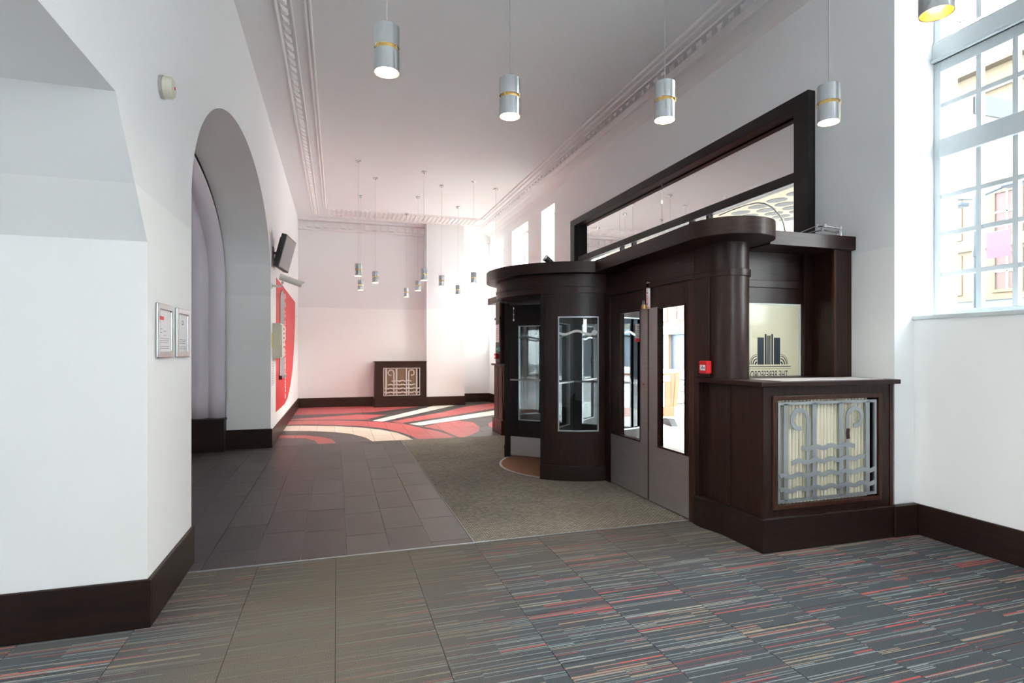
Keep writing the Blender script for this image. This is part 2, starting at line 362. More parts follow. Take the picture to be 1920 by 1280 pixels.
        if bevel:
            b = o.modifiers.new('bevel', 'BEVEL'); b.width = bevel; b.segments = 2; b.limit_method = 'ANGLE'; b.angle_limit = radians(40)
        return o
def B(*a): return MB().box(*a)
def empty(name, loc=(0, 0, 0)):
    o = bpy.data.objects.new(name, None); COL.objects.link(o); o.location = loc; o.empty_display_size = .1; return o
def tag(o, label=None, cat=None, group=None, kind=None):
    if label: o['label'] = label
    if cat: o['category'] = cat
    if group: o['group'] = group
    if kind: o['kind'] = kind
    return o
def thing(name, loc, label, cat, group=None): return tag(empty(name, loc), label, cat, group)
def struct(o, label=None): o['kind'] = 'structure'; tag(o, label, None); return o
def copy_tree(o, parent=None):
    c = o.copy(); COL.objects.link(c); c.parent = parent
    for ch in list(o.children): copy_tree(ch, c)
    return c
def text_mesh(txt, size):
    cu = bpy.data.curves.new('lettering', 'FONT'); cu.body = txt; cu.size = size; cu.extrude = 0; cu.space_character = 1.05
    o = bpy.data.objects.new('lettering', cu); COL.objects.link(o)
    dg = bpy.context.evaluated_depsgraph_get(); me = bpy.data.meshes.new_from_object(o.evaluated_get(dg))
    vs = [tuple(v.co) for v in me.vertices]; fs = [tuple(p.vertices) for p in me.polygons]
    bpy.data.objects.remove(o); bpy.data.curves.remove(cu); bpy.data.meshes.remove(me)
    return vs, fs

# ------------------------------------------------------------------ dimensions
XL, XR, XA, XO = -.92, 4.05, 4.25, 4.62       # left wall, right wall, wall under the bay window, outer face
YF, CZ = 14.75, 4.68                          # end wall, ceiling
Y0 = -4.0
TH = 3.98                                     # threshold between carpet and hall

# ------------------------------------------------------------------ ceiling and walls
ceil = struct(B(-3.2, XO, Y0-.3, 15.4, CZ, CZ+.25).build('ceiling', 'ceiling'), 'pale grey plaster ceiling over the long hall')
def solid_grid(us, ws, solid, ax, a, b, mb):
    # a wall slab in plane ax, cells (us x ws) that are solid, only outer faces made
    def pt(u, w, q): return {'x': (q, u, w), 'y': (u, q, w)}[ax]
    nu, nw = len(us)-1, len(ws)-1
    S = lambda i, j: 0 <= i < nu and 0 <= j < nw and solid((us[i]+us[i+1])/2, (ws[j]+ws[j+1])/2)
    for i in range(nu):
        for j in range(nw):
            if not S(i, j): continue
            u0, u1, w0, w1 = us[i], us[i+1], ws[j], ws[j+1]
            mb.grid([pt(u0, w0, a), pt(u1, w0, a), pt(u1, w1, a), pt(u0, w1, a)]); mb.grid([pt(u0, w0, b), pt(u0, w1, b), pt(u1, w1, b), pt(u1, w0, b)])
            for (di, dj, q) in ((-1, 0, ((u0, w0), (u0, w1))), (1, 0, ((u1, w0), (u1, w1))), (0, -1, ((u0, w0), (u1, w0))), (0, 1, ((u0, w1), (u1, w1)))):
                if not S(i+di, j+dj): mb.grid([pt(*q[0], a), pt(*q[1], a), pt(*q[1], b), pt(*q[0], b)])
HOLES = [(4.10, 9.06, 0, 3.64)]
SIDEW = [(10.17, 10.92), (11.77, 12.96), (13.74, 14.92)]
SILLS = [1.45, 1.3, 1.5]
for (a, b), zs in zip(SIDEW, SILLS): HOLES.append((a, b, zs, 4.29))
us = sorted({3.2, 15.4} | {v for h in HOLES for v in h[:2]}); ws = sorted({0, CZ} | {v for h in HOLES for v in h[2:]})
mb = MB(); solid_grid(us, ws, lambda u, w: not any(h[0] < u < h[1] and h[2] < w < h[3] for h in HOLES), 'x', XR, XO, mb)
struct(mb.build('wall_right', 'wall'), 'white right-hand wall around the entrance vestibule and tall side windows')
# bay wall towards the camera: low wall under deep windows
BAY = [(1.9, 3.2), (-2.4, -1.1)]  # second opening is unseen, added to let in more daylight
mb = MB()
for a, b in BAY: mb.box(XA, XO, a, b, 0, 1.64)
mb.box(XR, XO, -1.1, 1.9, 0, CZ); mb.box(XR, XO, Y0, -2.4, 0, CZ)
for a, b in BAY: mb.box(XR+.2, XO, a, b, 4.5, CZ)
struct(mb.build('wall_right_bay', 'wall'), 'white low wall under the tall window on the right')
for i, (a, b) in enumerate(BAY):
    s_ = struct(B(XA-.02, XO, a, b, 1.64, 1.67).build('window_sill', 'wframe', bevel=.004), 'pale grey painted sill under the tall right-hand window' if i == 0 else None)

mb = MB(); fh = [(1.2, 2.2, 1.8, 2.8)]  # unseen opening behind the camera, added to brighten the hall
solid_grid(sorted({-3.2, XO} | {v for h in fh for v in h[:2]}), [0, 1.8, 2.8, CZ], lambda u, w: not any(h[0] < u < h[1] and h[2] < w < h[3] for h in fh), 'y', Y0-.3, Y0, mb)
struct(mb.build('wall_front', 'wall'))
for k, (a, b, z0, z1) in enumerate(fh):
    rt = struct(empty('window_%d' % (7+k), ((a+b)/2, Y0-.15, z0)))  # added window, out of view, there for its daylight
    mb = MB().frame('y', Y0-.2, Y0-.12, a, b, z0, z1, .06); mb.box((a+b)/2-.03, (a+b)/2+.03, Y0-.19, Y0-.13, z0, z1); mb.box(a, b, Y0-.19, Y0-.13, 2.3, 2.36); mb.build('window_frame', 'wframe', rt)
    B(a+.06, b-.06, Y0-.163, Y0-.158, z0+.06, z1-.06).build('window_pane', 'glass', rt)
# end wall with pier and recess
mb = MB().box(-3.2, 2.185, YF, 15.4, 0, CZ); mb.box(2.185, 3.17, 14.3, 15.4, 0, CZ); mb.box(3.17, XR, 15.08, 15.4, 0, CZ)
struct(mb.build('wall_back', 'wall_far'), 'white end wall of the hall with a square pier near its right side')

# left wall: polygonal opening near the camera, elliptical arch beyond
AC, AR, AS, AH = 6.495, 2.325, 2.40, 1.24
def arch_z(y): t = (y-AC)/AR; return AS+AH*sqrt(max(0, 1-t*t))
def slab_under(mb, ys, zf, x0, x1):
    # wall above an opening whose underside is zf(y)
    for a, b in zip(ys, ys[1:]):
        za, zb = zf(a), zf(b)
        mb.grid([(x0, a, za), (x0, b, zb), (x0, b, CZ), (x0, a, CZ)]); mb.grid([(x1, a, za), (x1, b, zb), (x1, b, CZ), (x1, a, CZ)])
        mb.grid([(x0, a, za), (x0, b, zb), (x1, b, zb), (x1, a, za)])
mb = MB()
ays = [AC-AR*cos(pi*i/48) for i in range(49)]
slab_under(mb, ays, arch_z, XL, XL-.59)
PY = 3.27
mb.box(XL-1.9, XL, PY, AC-AR, 0, CZ)                              # pier
mb.box(XL-.59, XL, AC+AR, YF, 0, CZ)
def pz(y): return min(2.53, 1.955+(PY-y)*(.575/.43)) if y > 1 else min(2.53, 1.955+(y+.9)*(.575/.43))
slab_under(mb, [-.9, -.47, PY-.43, PY], pz, XL, XL-1.9)
mb.box(XL-1.9, XL, Y0, -.9, 0, CZ)
mb.box(XL-2.0, XL-1.9, Y0, -.9, 0, CZ)
mb.box(XL-1.9, XL-1.8, AC-AR, AC+AR+.6, 0, CZ); mb.box(XL-1.9, XL-.59, AC+AR+.15, AC+AR+.6, 0, CZ)
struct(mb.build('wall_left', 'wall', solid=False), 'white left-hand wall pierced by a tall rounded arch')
# unseen side room, added so its window brightens the right-hand walls
mb = MB(); mb.box(-6.2, XL-1.9, -1.5, -1.2, 0, 3.6); mb.box(-6.2, XL-1.9, 3.9, 4.17, 0, 3.6); mb.box(-6.2, XL-1.9, -1.5, 4.17, 3.4, 3.6)
solid_grid([-1.5, 2.6, 3.7, 4.17], [0, 1.2, 2.7, 3.6], lambda u, w: not (2.6 < u < 3.7 and 1.2 < w < 2.7), 'x', -6.2, -5.9, mb)
mb.box(XL-1.92, XL-1.9, -1.5, -.9, 0, 3.6); mb.box(XL-1.92, XL-1.9, -.9, PY, 2.6, 3.6); mb.box(XL-1.92, XL-1.9, PY, 4.17, 0, 3.6)
struct(mb.build('wall_added_side_room', 'wall'))
struct(B(-6.2, -2.95, -1.5, 4.17, -.12, 0).build('floor_added_side_room', 'carpet'))
rt = struct(empty('window_10', (-6.05, 3.0, 1.1)))  # unseen window added to throw daylight into the hall
MB().frame('x', -6.1, -6.02, 2.6, 3.7, 1.2, 2.7, .06).box(-6.09, -6.03, 3.12, 3.18, 1.2, 2.7).build('window_frame', 'wframe', rt)
B(-6.063, -6.058, 2.66, 3.64, 1.26, 2.64).build('window_pane', 'glass', rt)
# fluted cloth lining that follows the arch
mb = MB(); nx, rows = 60, []
for i in range(nx+1):
    x = XL-.59-1.15*i/nx; w = .05+.065*abs(sin(pi*(1.15*i/nx)/.215))
    row = [(AC+AR-w, .46)]+[(AC+AR-w, .46+(AS-.46)*k/6) for k in range(1, 7)]
    row += [(AC+(AR-w)*cos(pi*k/40), AS+(AH-w)*sin(pi*k/40)) for k in range(1, 40)]
    row += [(AC-AR+w, AS-(AS-.46)*k/6) for k in range(0, 7)]
    rows.append([(x, p[0], p[1]) for p in row])
m_ = len(rows[0]); mb.add([p for r in rows for p in r], [(i*m_+k, i*m_+k+1, (i+1)*m_+k+1, (i+1)*m_+k) for i in range(nx) for k in range(m_-1)])
cur = mb.build('draped_curtain', 'curtain', smooth=True, solid=False)
sd = cur.modifiers.new('thickness', 'SOLIDIFY'); sd.thickness = .006; sd.offset = 1
tag(cur, 'pale lilac curtain hanging in deep soft folds inside the tall arch', 'curtain')
mb = MB()
for y0, y1 in ((AC+AR-.19, AC+AR+.15),):
    mb.box(XL-1.8, XL-.585, y0, y1, 0, .425); mb.box(XL-1.8, XL-.575, y0-.012, y1, .425, .455)
tag(mb.build('curtain_plinth', 'skirt', bevel=.004), 'dark wooden plinth at the foot of the lilac curtain inside the arch', 'plinth')

# ------------------------------------------------------------------ floor
floor = struct(B(-3.2, XO, Y0-.3, 15.4, -.12, -.006).build('floor', 'grout'), 'hall floor of carpet tiles, matting, slate tiles and a coloured tile mural')
B(-3.0, XR, -3.9, TH, -.006, -.004).build('carpet_backing', 'seam', floor)
# carpet tiles
cw = .482; cme = None
for i in range(-5, 10):
    x0 = -.008+cw*i
    yb = TH
    off = .0 if i % 2 else .5
    edges = [TH]
    y = TH-(.58 if i % 2 else .10)-.0
    if i % 2 == 0: y = TH-.21
    while y > .55: edges.append(y); y -= cw
    edges.append(max(.4, y))
    for y1, y0 in zip(edges, edges[1:]):
        xa, xb = x0+.0015, x0+cw-.0015
        if xb > XA: xb = XA
        B(xa, xb, y0+.0015, y1-.0015, -.005, 0).build('carpet_tile', 'carpet', floor)
B(-2.5, XA, -3.95, .4, -.005, 0).build('carpet_field', 'carpet', floor)
# slate tiles, running bond towards the end wall
ML = 8.93
cols = [-2.69+.296*k for k in range(0, 20)]
tx = [.954-.2975*k for k in range(0, 12)][::-1]
offs = [.2, .5, .35, .05, .42, .25, .52, .56, .16, .07, .48, .62]
for k, (xa, xb) in enumerate(zip(tx, tx[1:])):
    y = TH-offs[k % 12]
    while y < ML:
        ya, yb = max(y, TH), min(y+.597, ML)
        if xb < XL+.03: ya, yb = max(ya, AC-AR), min(yb, AC+AR)
        if yb-ya > .02 and xb > -2.7:
            B(xa+.002, xb-.002, ya+.002, yb-.002, -.006, 0 if True else 0).build('floor_tile', 'slate', floor)
        y += .597
# matting
mt = B(.966, 2.80, TH+.012, ML-.012, -.006, .002).build('entrance_matting', 'weave', floor)
mt2 = B(2.80, XO+.1, TH+.1, ML, -.006, .001).build('lobby_matting', 'weave', floor)
B(-.90, 2.80, TH-.004, TH+.010, -.004, .005).build('threshold_strip', 'grille', floor)
B(.954, .964, TH+.01, ML, -.004, .003).build('edging_strip', 'grout', floor)
# tile mural: pattern outlines in metres on the floor, clipped tile by tile
PAT = [
 ('mural_red', [(-1.05, 14.9), (2.2, 14.9), (1.9, 14.1), (1.11, 13.47), (.83, 13.22), (.18, 13.13), (-.6, 13.08), (-1.0, 13.13)]),
 ('mural_red', [(-.95, 12.32), (-.06, 12.65), (.42, 12.84), (1.04, 12.58), (.56, 11.82), (-.05, 12.0), (-.95, 12.2)]),
 ('mural_red', [(-1.02, 12.0), (-.49, 11.98), (-.05, 11.86), (.38, 11.64), (.81, 11.36), (1.21, 10.96), (1.45, 10.29), (1.67, 9.77), (1.78, 9.31), (1.82, 8.9), (1.25, 8.9), (1.16, 9.37), (1.04, 9.82), (.83, 10.33), (.56, 10.7), (.15, 11.03), (-.46, 11.36), (-1.02, 11.47)]),
 ('mural_cream', [(-1.02, 11.25), (-.66, 11.22), (-.05, 10.96), (.35, 10.67), (.73, 10.24), (.98, 9.76), (1.11, 9.19), (1.15, 8.9), (.53, 8.9), (.45, 9.34), (.23, 9.86), (-.05, 10.16), (-.43, 10.42), (-1.02, 10.62)]),
 ('mural_red', [(-.98, 10.05), (-.5, 9.91), (-.22, 9.61), (-.08, 9.31), (-.01, 8.9), (-.27, 8.9), (-.33, 9.28), (-.48, 9.56), (-.98, 9.78)]),
 ('mural_white', [(.67, 11.59), (2.1, 13.84), (2.35, 14.3), (2.95, 14.3), (.85, 11.38)]),
 ('mural_red', [(1.03, 11.33), (2.4, 12.83), (3.06, 13.83), (4.1, 14.6), (4.1, 13.6), (2.28, 11.92), (1.2, 11.05)]),
 ('mural_white', [(1.32, 10.87), (4.1, 13.2), (4.1, 12.4), (3.22, 11.8), (1.49, 10.58)]),
 ('mural_red', [(1.54, 10.39), (1.98, 10.9), (2.35, 11.05), (2.55, 10.72), (2.52, 10.1), (2.38, 9.55), (2.08, 9.05), (1.95, 8.9), (1.90, 8.9), (1.78, 9.8)]),
 ('mural_red', [(4.1, 12.0), (3.3, 11.2), (2.82, 10.55), (2.69, 10.08), (2.75, 9.51), (4.1, 9.3)]),
]
def clip(poly, x0, x1, y0, y1):
    for ax, v, sg in ((0, x0, 1), (0, x1, -1), (1, y0, 1), (1, y1, -1)):
        out = []
        for i in range(len(poly)):
            p, q = poly[i-1], poly[i]; a, b = (p[ax]-v)*sg, (q[ax]-v)*sg
            if (a >= 0) != (b >= 0): t = a/(a-b); out.append((p[0]+(q[0]-p[0])*t, p[1]+(q[1]-p[1])*t))
            if b >= 0: out.append(q)
        poly = out
        if not poly: return poly
    return poly
MATS = ['mural_dark', 'mural_red', 'mural_cream', 'mural_white']
tw, tl_ = .305, .61
for i in range(17):
    for j in range(10):
        x0, y0 = -.955+i*tw, ML+j*tl_
        x1, y1 = min(x0+tw-.003, XR), min(y0+tl_-.003, 15.1)
        if x0 >= XR or y0 > 15.05: continue
        if x0 > 2.95 and y0 < 9.7 and x1 < 3.0: continue
        mb = MB().box(x0, x1, y0+.003, y1, -.006, 0)
        for mn, pl in PAT:
            c = clip(pl, x0, x1, y0+.003, y1)
            if len(c) >= 3: mb.cur = MATS.index(mn); mb.grid([(p[0], p[1], .0006) for p in c])
        o = mb.build('mural_tile', MATS, floor)

# ------------------------------------------------------------------ baseboards
def skirting(name, x0, x1, y0, y1, h=.24, mat='skirt'):
    return struct(MB().box(x0, x1, y0, y1, 0, h).build(name, mat, bevel=.006))
t = .02
skirting('baseboard_left_pier', XL-1.9, XL+t, PY-t, PY, .245)
mb = MB().box(XL, XL+t, PY, AC-AR, 0, .245); mb.box(XL, XL+t, AC+AR, YF, 0, .245); mb.box(XL, XL+t, Y0, -.9, 0, .245)
struct(mb.build('baseboard_left', 'skirt', bevel=.005), 'dark wooden skirting along the left wall')
skirting('baseboard_left_arch', XL-.60, XL+t, AC+AR-.022, AC+AR, .275)
skirting('baseboard_left_return', XL-.59, XL, AC-AR, AC-AR+t, .245)
mb = MB().box(XL, .88, YF-t, YF, 0, .235); mb.box(2.185, 3.17+t, 14.3-t, 14.3, 0, .235); mb.box(3.17, 3.17+t, 14.3, 15.08, 0, .235); mb.box(3.17, XR, 15.08-t, 15.08, 0, .235)
struct(mb.build('baseboard_back', 'skirtfar', bevel=.005), 'brown wooden skirting along the end wall')
mb = MB().box(XR-t, XR, 9.7, 15.08, 0, .235); mb.box(XA-t, XA, Y0, 3.15, 0, .235)
mb.box(4.0, XA, 3.15, 3.2, 0, .235)
struct(mb.build('baseboard_right', 'skirt', bevel=.006), 'dark wooden skirting under the tall right-hand window')

# ------------------------------------------------------------------ ceiling mouldings
def bead(mb, x, w, d, y0, y1, z=CZ, n=5):
    pr = [(x-w/2, z+.002)]+[(x+w/2*-cos(pi*k/n), z-d*sin(pi*k/n)) for k in range(1, n)]+[(x+w/2, z+.002)]
    mb.prism(pr, 'y', y0, y1)
def beady(mb, y, w, d, x0, x1, z=CZ, n=5):
    pr = [(y-w/2, z+.002)]+[(y+w/2*-cos(pi*k/n), z-d*sin(pi*k/n)) for k in range(1, n)]+[(y+w/2, z+.002)]
    mb.prism(pr, 'x', x0, x1)
def rope(mb, x, y0, y1, z, w=.07, d=.028, pitch=.17):
    n = int((y1-y0)/pitch)
    for k in range(n):
        y = y0+k*pitch
        vs = [(x-w/2, y, z), (x+w/2, y+pitch*.5, z), (x+w/2, y+pitch*1.05, z), (x-w/2, y+pitch*.55, z),
              (x-w/4, y+pitch*.25, z-d), (x+w/3, y+pitch*.6, z-d), (x+w/4, y+pitch*.85, z-d), (x-w/3, y+pitch*.5, z-d)]
        mb.add(vs, [(0, 1, 5, 4), (1, 2, 6, 5), (2, 3, 7, 6), (3, 0, 4, 7), (4, 5, 6, 7)])
YM = 14.2
mb = MB()
for x, w, d in ((-.555, .035, .022), (-.415, .02, .02), (-.29, .03, .022), (-.245, .025, .022)): bead(mb, x, w, d, Y0, YM if x < -.4 else 13.5)
rope(mb, -.485, Y0, YM, CZ)
struct(mb.build('trim_1', 'plaster', smooth=True), 'plaster rope moulding running along the left side of the ceiling')
mb = MB()
for x, w, d in ((3.42, .035, .025), (3.50, .035, .025), (3.60, .02, .02)): bead(mb, x, w, d, Y0, YM if x > 3.55 else 13.5)
rope(mb, 3.68, Y0, YM+.4, CZ-.01)
mb.prism([(3.74, CZ), (3.80, CZ-.045), (3.84, CZ-.045), (3.86, CZ-.02), (3.98, CZ-.08), (XR, 4.54), (XR, CZ)], 'y', 3.2, 15.08)
mb.box(3.74, XR+.2, Y0, 3.2, CZ-.05, CZ)
struct(mb.build('trim_2', 'plaster'), 'stepped plaster cornice with rope band along the right side of the ceiling')
mb = MB()
xx = -.20
while xx < 3.36: mb.box(xx, xx+.055, 13.56, 14.16, CZ-.03, CZ); xx += .107
for y, x0, x1 in ((13.5, -.3, 3.5), (14.21, -.3, 3.5), (14.27, -.42, 3.6)): beady(mb, y, .035, .025, x0, x1)
xx = -.45
while xx < 3.6:
    mb.box(xx, xx+.09, 14.31, 14.36, CZ-.02, CZ) if not 2.1 < xx < 3.2 else None
    xx += .21
struct(mb.build('trim_3', 'plaster'), 'ribbed plaster band across the ceiling before the end wall')
mb = MB().box(XL, 2.185, YF-.10, YF, 4.40, 4.44); mb.box(XL, 2.185, YF-.06, YF, 4.44, 4.62); mb.box(XL, 2.185, YF-.16, YF, 4.62, CZ)
mb.box(3.17, XR, 14.98, 15.08, 4.40, 4.44); mb.box(3.17, XR, 15.02, 15.08, 4.44, CZ)
xx = XL+.2
while xx < 2.1: mb.box(xx, xx+.11, YF-.12, YF-.06, 4.46, 4.60); xx += .2
struct(mb.build('trim_4', 'plaster', bevel=.004), 'plaster cornice with square blocks along the top of the end wall')

# ------------------------------------------------------------------ bay windows (tall, small panes)
def bay_window(name, ya, yb, label, full):
    # ya..yb opening; frame in plane X 4.44-4.52
    root = struct(empty(name, (4.48, (ya+yb)/2, 1.67)), label)
    mb = MB(); mb.box(4.46, 4.53, yb-.05, yb, 1.714, 4.451); mb.box(4.46, 4.53, ya, ya+.05, 1.714, 4.451); mb.box(4.46, 4.53, ya, yb, 1.67, 1.715); mb.box(4.46, 4.53, ya, yb, 4.45, 4.5)
    mb.build('window_frame', 'wframe', root, bevel=.004)
    B(4.44, 4.54, ya+.05, yb-.05, 2.89, 3.035).build('meeting_rail', 'wframe', root, bevel=.006)
    MB().box(4.44, 4.54, ya, yb, 3.64, 3.79).box(4.42, 4.50, ya, yb, 3.64, 3.665).box(4.45, 4.52, ya, yb, 3.79, 3.81).build('transom_rail', 'wframe', root, bevel=.006)
    B(4.46, 4.54, ya+.05, yb-.05, 3.56, 3.66).build('upper_rail', 'wframe', root)
    ys = [yb-.05]; y = yb-.317
    while y > ya+.2: ys.append(y); y -= .232
    ys.append(ya+.05)
    rows = [(1.715, 1.993), (1.993, 2.304), (2.304, 2.594), (2.594, 2.89), (3.035, 3.30), (3.30, 3.56)]
    for yv in ys[1:-1]:
        B(4.465, 4.505, yv-.017, yv+.017, 1.715, 2.89).build('glazing_bar', 'wframe', root)
        B(4.465, 4.505, yv-.017, yv+.017, 3.035, 3.56).build('glazing_bar', 'wframe', root)
        B(4.465, 4.505, yv-.017, yv+.017, 3.83, 4.45).build('glazing_bar', 'wframe', root)
    for z in (1.993, 2.304, 2.594, 3.30):
        B(4.467, 4.503, ya+.05, yb-.05, z-.017, z+.017).build('glazing_bar', 'wframe', root)
    rows.append((3.83, 4.45))
    for a, b in zip(ys, ys[1:]):
        for z0, z1 in rows: B(4.483, 4.487, b+.002, a-.002, z0+.002, z1-.002).build('window_pane', 'bayglass' if full else 'glass', root)
    if full:
        mb = MB()
        for yy in (2.98, 2.66, 2.3): mb.box(4.42, 4.44, yy-.03, yy+.03, 3.835, 3.85); mb.tube([(4.42, yy, 3.845), (4.41, yy+.03, 3.87), (4.42, yy+.06, 3.85)], .006, 6)
        mb.build('window_catch', 'chrome', root)['kind'] = 'stuff'
    return root
bay_window('window_2', BAY[0][0], BAY[0][1], 'tall white small-paned window on the right with a heavy transom rail', True)
bay_window('window_3', BAY[1][0], BAY[1][1], None, False)  # unseen window behind the camera, added to bring in light
for k, (a, b) in enumerate(SIDEW):
    zs = SILLS[k]; root = struct(empty('window_%d' % (4+k), (4.4, (a+b)/2, zs)), ['tall white side window nearest the vestibule canopy', 'middle one of the tall side windows beyond the vestibule', 'tall side window next to the end wall'][k])
    mb = MB().frame('x', 4.36, 4.42, a, b, zs, 4.29, .05); mb.box(4.35, 4.43, a, b, 2.86, 2.94); mb.build('window_frame', 'wframe', root)
    B(4.388, 4.392, a+.05, b-.05, zs+.05, 2.86).build('window_pane', 'glass', root); B(4.388, 4.392, a+.05, b-.05, 2.94, 4.24).build('window_pane', 'glass', root)
    for q in (1, 2):
        B(4.375, 4.405, a+(b-a)*q/3-.012, a+(b-a)*q/3+.012, zs+.05, 4.24).build('glazing_bar', 'wframe', root)
    for z in (2.0, 2.43, 3.35, 3.8): B(4.376, 4.404, a+.05, b-.05, z-.012, z+.012).build('glazing_bar', 'wframe', root)

# ------------------------------------------------------------------ transom window over the vestibule
tr = struct(empty('window_1', (4.05, 6.5, 2.35)), 'long dark-framed transom window above the entrance vestibule')
mb = MB().box(3.97, XR, 3.94, 9.22, 3.60, 3.71); mb.box(3.97, XR, 3.94, 4.105, 2.3, 3.60); mb.box(3.97, XR, 9.05, 9.22, 2.3, 3.60)
mb.box(XR, 4.3, 4.10, 4.115, 2.3, 3.64); mb.box(XR, 4.3, 9.045, 9.06, 2.3, 3.64); mb.box(XR, 4.3, 4.115, 9.045, 3.625, 3.64)
mb.build('outer_frame', 'ebony', tr, bevel=.003)
MB().frame('x', 4.065, 4.13, 4.115, 9.045, 2.3, 3.625, .014).build('inner_frame', 'ebony', tr)
B(4.03, 4.13, 4.13, 9.03, 2.955, 3.05).build('middle_rail', 'ebony', tr, bevel=.003)
B(4.095, 4.105, 4.13, 6.465, 3.05, 3.61).build('upper_pane', 'mirror', tr); B(4.095, 4.105, 6.475, 9.03, 3.05, 3.61).build('upper_pane', 'mirror', tr)
MULL = [5.47, 5.80, 7.185, 7.537]
for y in MULL: B(4.06, 4.12, y-.022, y+.022, 2.3, 2.955).build('glazing_bar', 'ebony', tr)
yy = [4.145]+MULL+[9.015]
for a, b in zip(yy, yy[1:]): B(4.093, 4.097, a+.02, b-.02, 2.32, 2.955).build('lower_pane', 'transomglass', tr)
for a, b in ((5.47, 5.80), (7.185, 7.537)):
    c = (a+b)/2
    MB().tube([(4.088, c-.11, 2.48), (4.088, c, 2.86), (4.088, c+.11, 2.48)], .005, 4).tube([(4.088, c-.06, 2.48), (4.088, c, 2.70), (4.088, c+.06, 2.48)], .004, 4).build('leaded_chevron', 'winbrown', tr)

# ------------------------------------------------------------------ entrance vestibule (dark panelled timber)
VC = (2.80, 6.44)                 # centre of the revolving door
XV = 2.77
ves = thing('entrance_vestibule', (3.4, 6.44, 0), 'dark mahogany entrance vestibule with rounded canopy around the revolving door', 'vestibule')
# straight canopy with half-round near end
def half_round(cx, cy, r, y_end, x_in, n=18, sgn=1):
    pts = [(x_in, y_end), (cx-r, y_end)] if False else []
    pts = [(cx-r, y_end)]+[(cx+r*cos(pi+pi*k/n), cy+r*sin(pi+pi*k/n)) for k in range(n+1)]+[(cx+r, cy), (cx+r, y_end)]
    return pts
mb = MB().prism([(2.61, 5.44)]+[(2.86+.33*cos(pi+.04+(pi-.04)*k/22), 3.60+.33*sin(pi+.04+(pi-.04)*k/22)) for k in range(23)]+[(3.24, 3.62), (3.24, 5.44)], 'z', 2.234, 2.36)
mb.prism([(2.62, 7.45), (2.62, 9.86), (2.66, 9.90), (3.26, 9.90), (3.26, 7.45)], 'z', 2.235, 2.35)
mb.build('canopy', 'woodh', ves, smooth=True, bevel=.004)
mb = MB().box(3.24, XR, 3.62, 9.3, 2.245, 2.33)
mb.build('roof', 'wood', ves)
MB().box(3.19, XR-.002, 3.53, 3.56, 2.225, 2.335).build('fascia', 'woodh', ves, bevel=.003)
MB().box(3.19, XR-.004, 3.56, 3.84, 2.225, 2.25).build('recess_ceiling', 'woodh', ves)
MB().arc(VC, 0.0, 1.07, -100, -260, 2.235, 2.35, 48).arc(VC, 0, 1.07, 90, -90, 2.235, 2.33, 30).build('drum_canopy', 'woodh', ves, smooth=True)
# column with collar
def column(r, z0, z1, cy=3.70):
    return MB().prism([(XV+.16-r, 3.898)]+[(2.93+r*cos(pi+pi*k/20), cy+r*sin(pi+pi*k/20)) for k in range(21)]+[(2.93+r, 3.84)], 'z', z0, z1)
column(.16, 1.19, 2.235).build('corner_column', 'wood', ves, smooth=True)
column(.172, 1.975, 2.03).build('column_collar', 'woodh', ves, smooth=True, bevel=.003)
# front frieze and panels on the hall side
MB().box(XV, XV+.06, 3.9, 5.47, 2.03, 2.235).build('front_frieze', 'woodh', ves, bevel=.003)
MB().box(XV-.012, XV, 3.896, 5.47, 1.985, 2.03).build('frieze_moulding', 'woodh', ves, bevel=.003)
MB().box(XV, XV+.05, 3.90, 3.975, 0, 2.03).build('door_jamb', 'woodred', ves, bevel=.003)
MB().box(XV, XV+.05, 5.37, 5.50, 0, 2.03).build('door_jamb', 'wood', ves, bevel=.003)
MB().box(XV-.010, XV+.012, 3.70, 3.897, 1.20, 1.974).build('side_panel', 'wood', ves, bevel=.002)
# recess: back, sides, post
MB().box(2.97, 3.80, 3.84, 3.88, 1.80, 2.235).build('recess_back', 'woodh', ves, bevel=.002)
MB().box(3.10, 3.80, 3.822, 3.84, 1.93, 1.99).build('recess_moulding', 'woodh', ves, bevel=.003)
MB().box(2.97, 3.10, 3.84, 3.88, 1.17, 1.80).build('recess_stile', 'wood', ves)
MB().box(3.87, XR-.003, 3.57, 3.84, 1.19, 2.235).box(3.79, 3.87, 3.80, 3.84, 1.19, 2.235).build('wall_post', 'wood', ves, bevel=.003)
MB().box(3.86, 3.88, 3.565, 3.59, 1.19, 2.225).build('post_edging', 'woodred', ves, bevel=.002)
MB().box(3.10, 3.79, 3.84, 3.88, .24, 1.19).build('lobby_side', 'wood', ves)
MB().box(XV, 2.80, 8.91, 9.55, 0, 2.235).box(XV, 3.2, 9.5, 9.55, 0, 2.235).build('far_side', 'wood', ves, bevel=.003)
MB().box(3.2, XR, 9.15, 9.2, 0, 2.235).build('lobby_end', 'wood', ves)
MB().box(XV, XV+.06, 7.42, 8.95, 2.03, 2.235).build('front_frieze', 'woodh', ves)
mb = MB().box(2.60, 2.76, 9.0, 9.3, 1.19, 2.235); mb.build('far_column', 'wood', ves, bevel=.03)
MB().box(2.59, 2.77, 8.99, 9.31, 1.93, 1.97).build('column_collar', 'woodh', ves)
# street-side door frame
mb = MB()
for y in (4.13, 5.40, 7.45, 8.98): mb.box(3.95, 4.05, y-.05, y+.05, 0, 2.235)
mb.box(3.95, 4.05, 4.08, 9.03, 2.10, 2.235)
mb.build('street_frame', 'wood', ves)

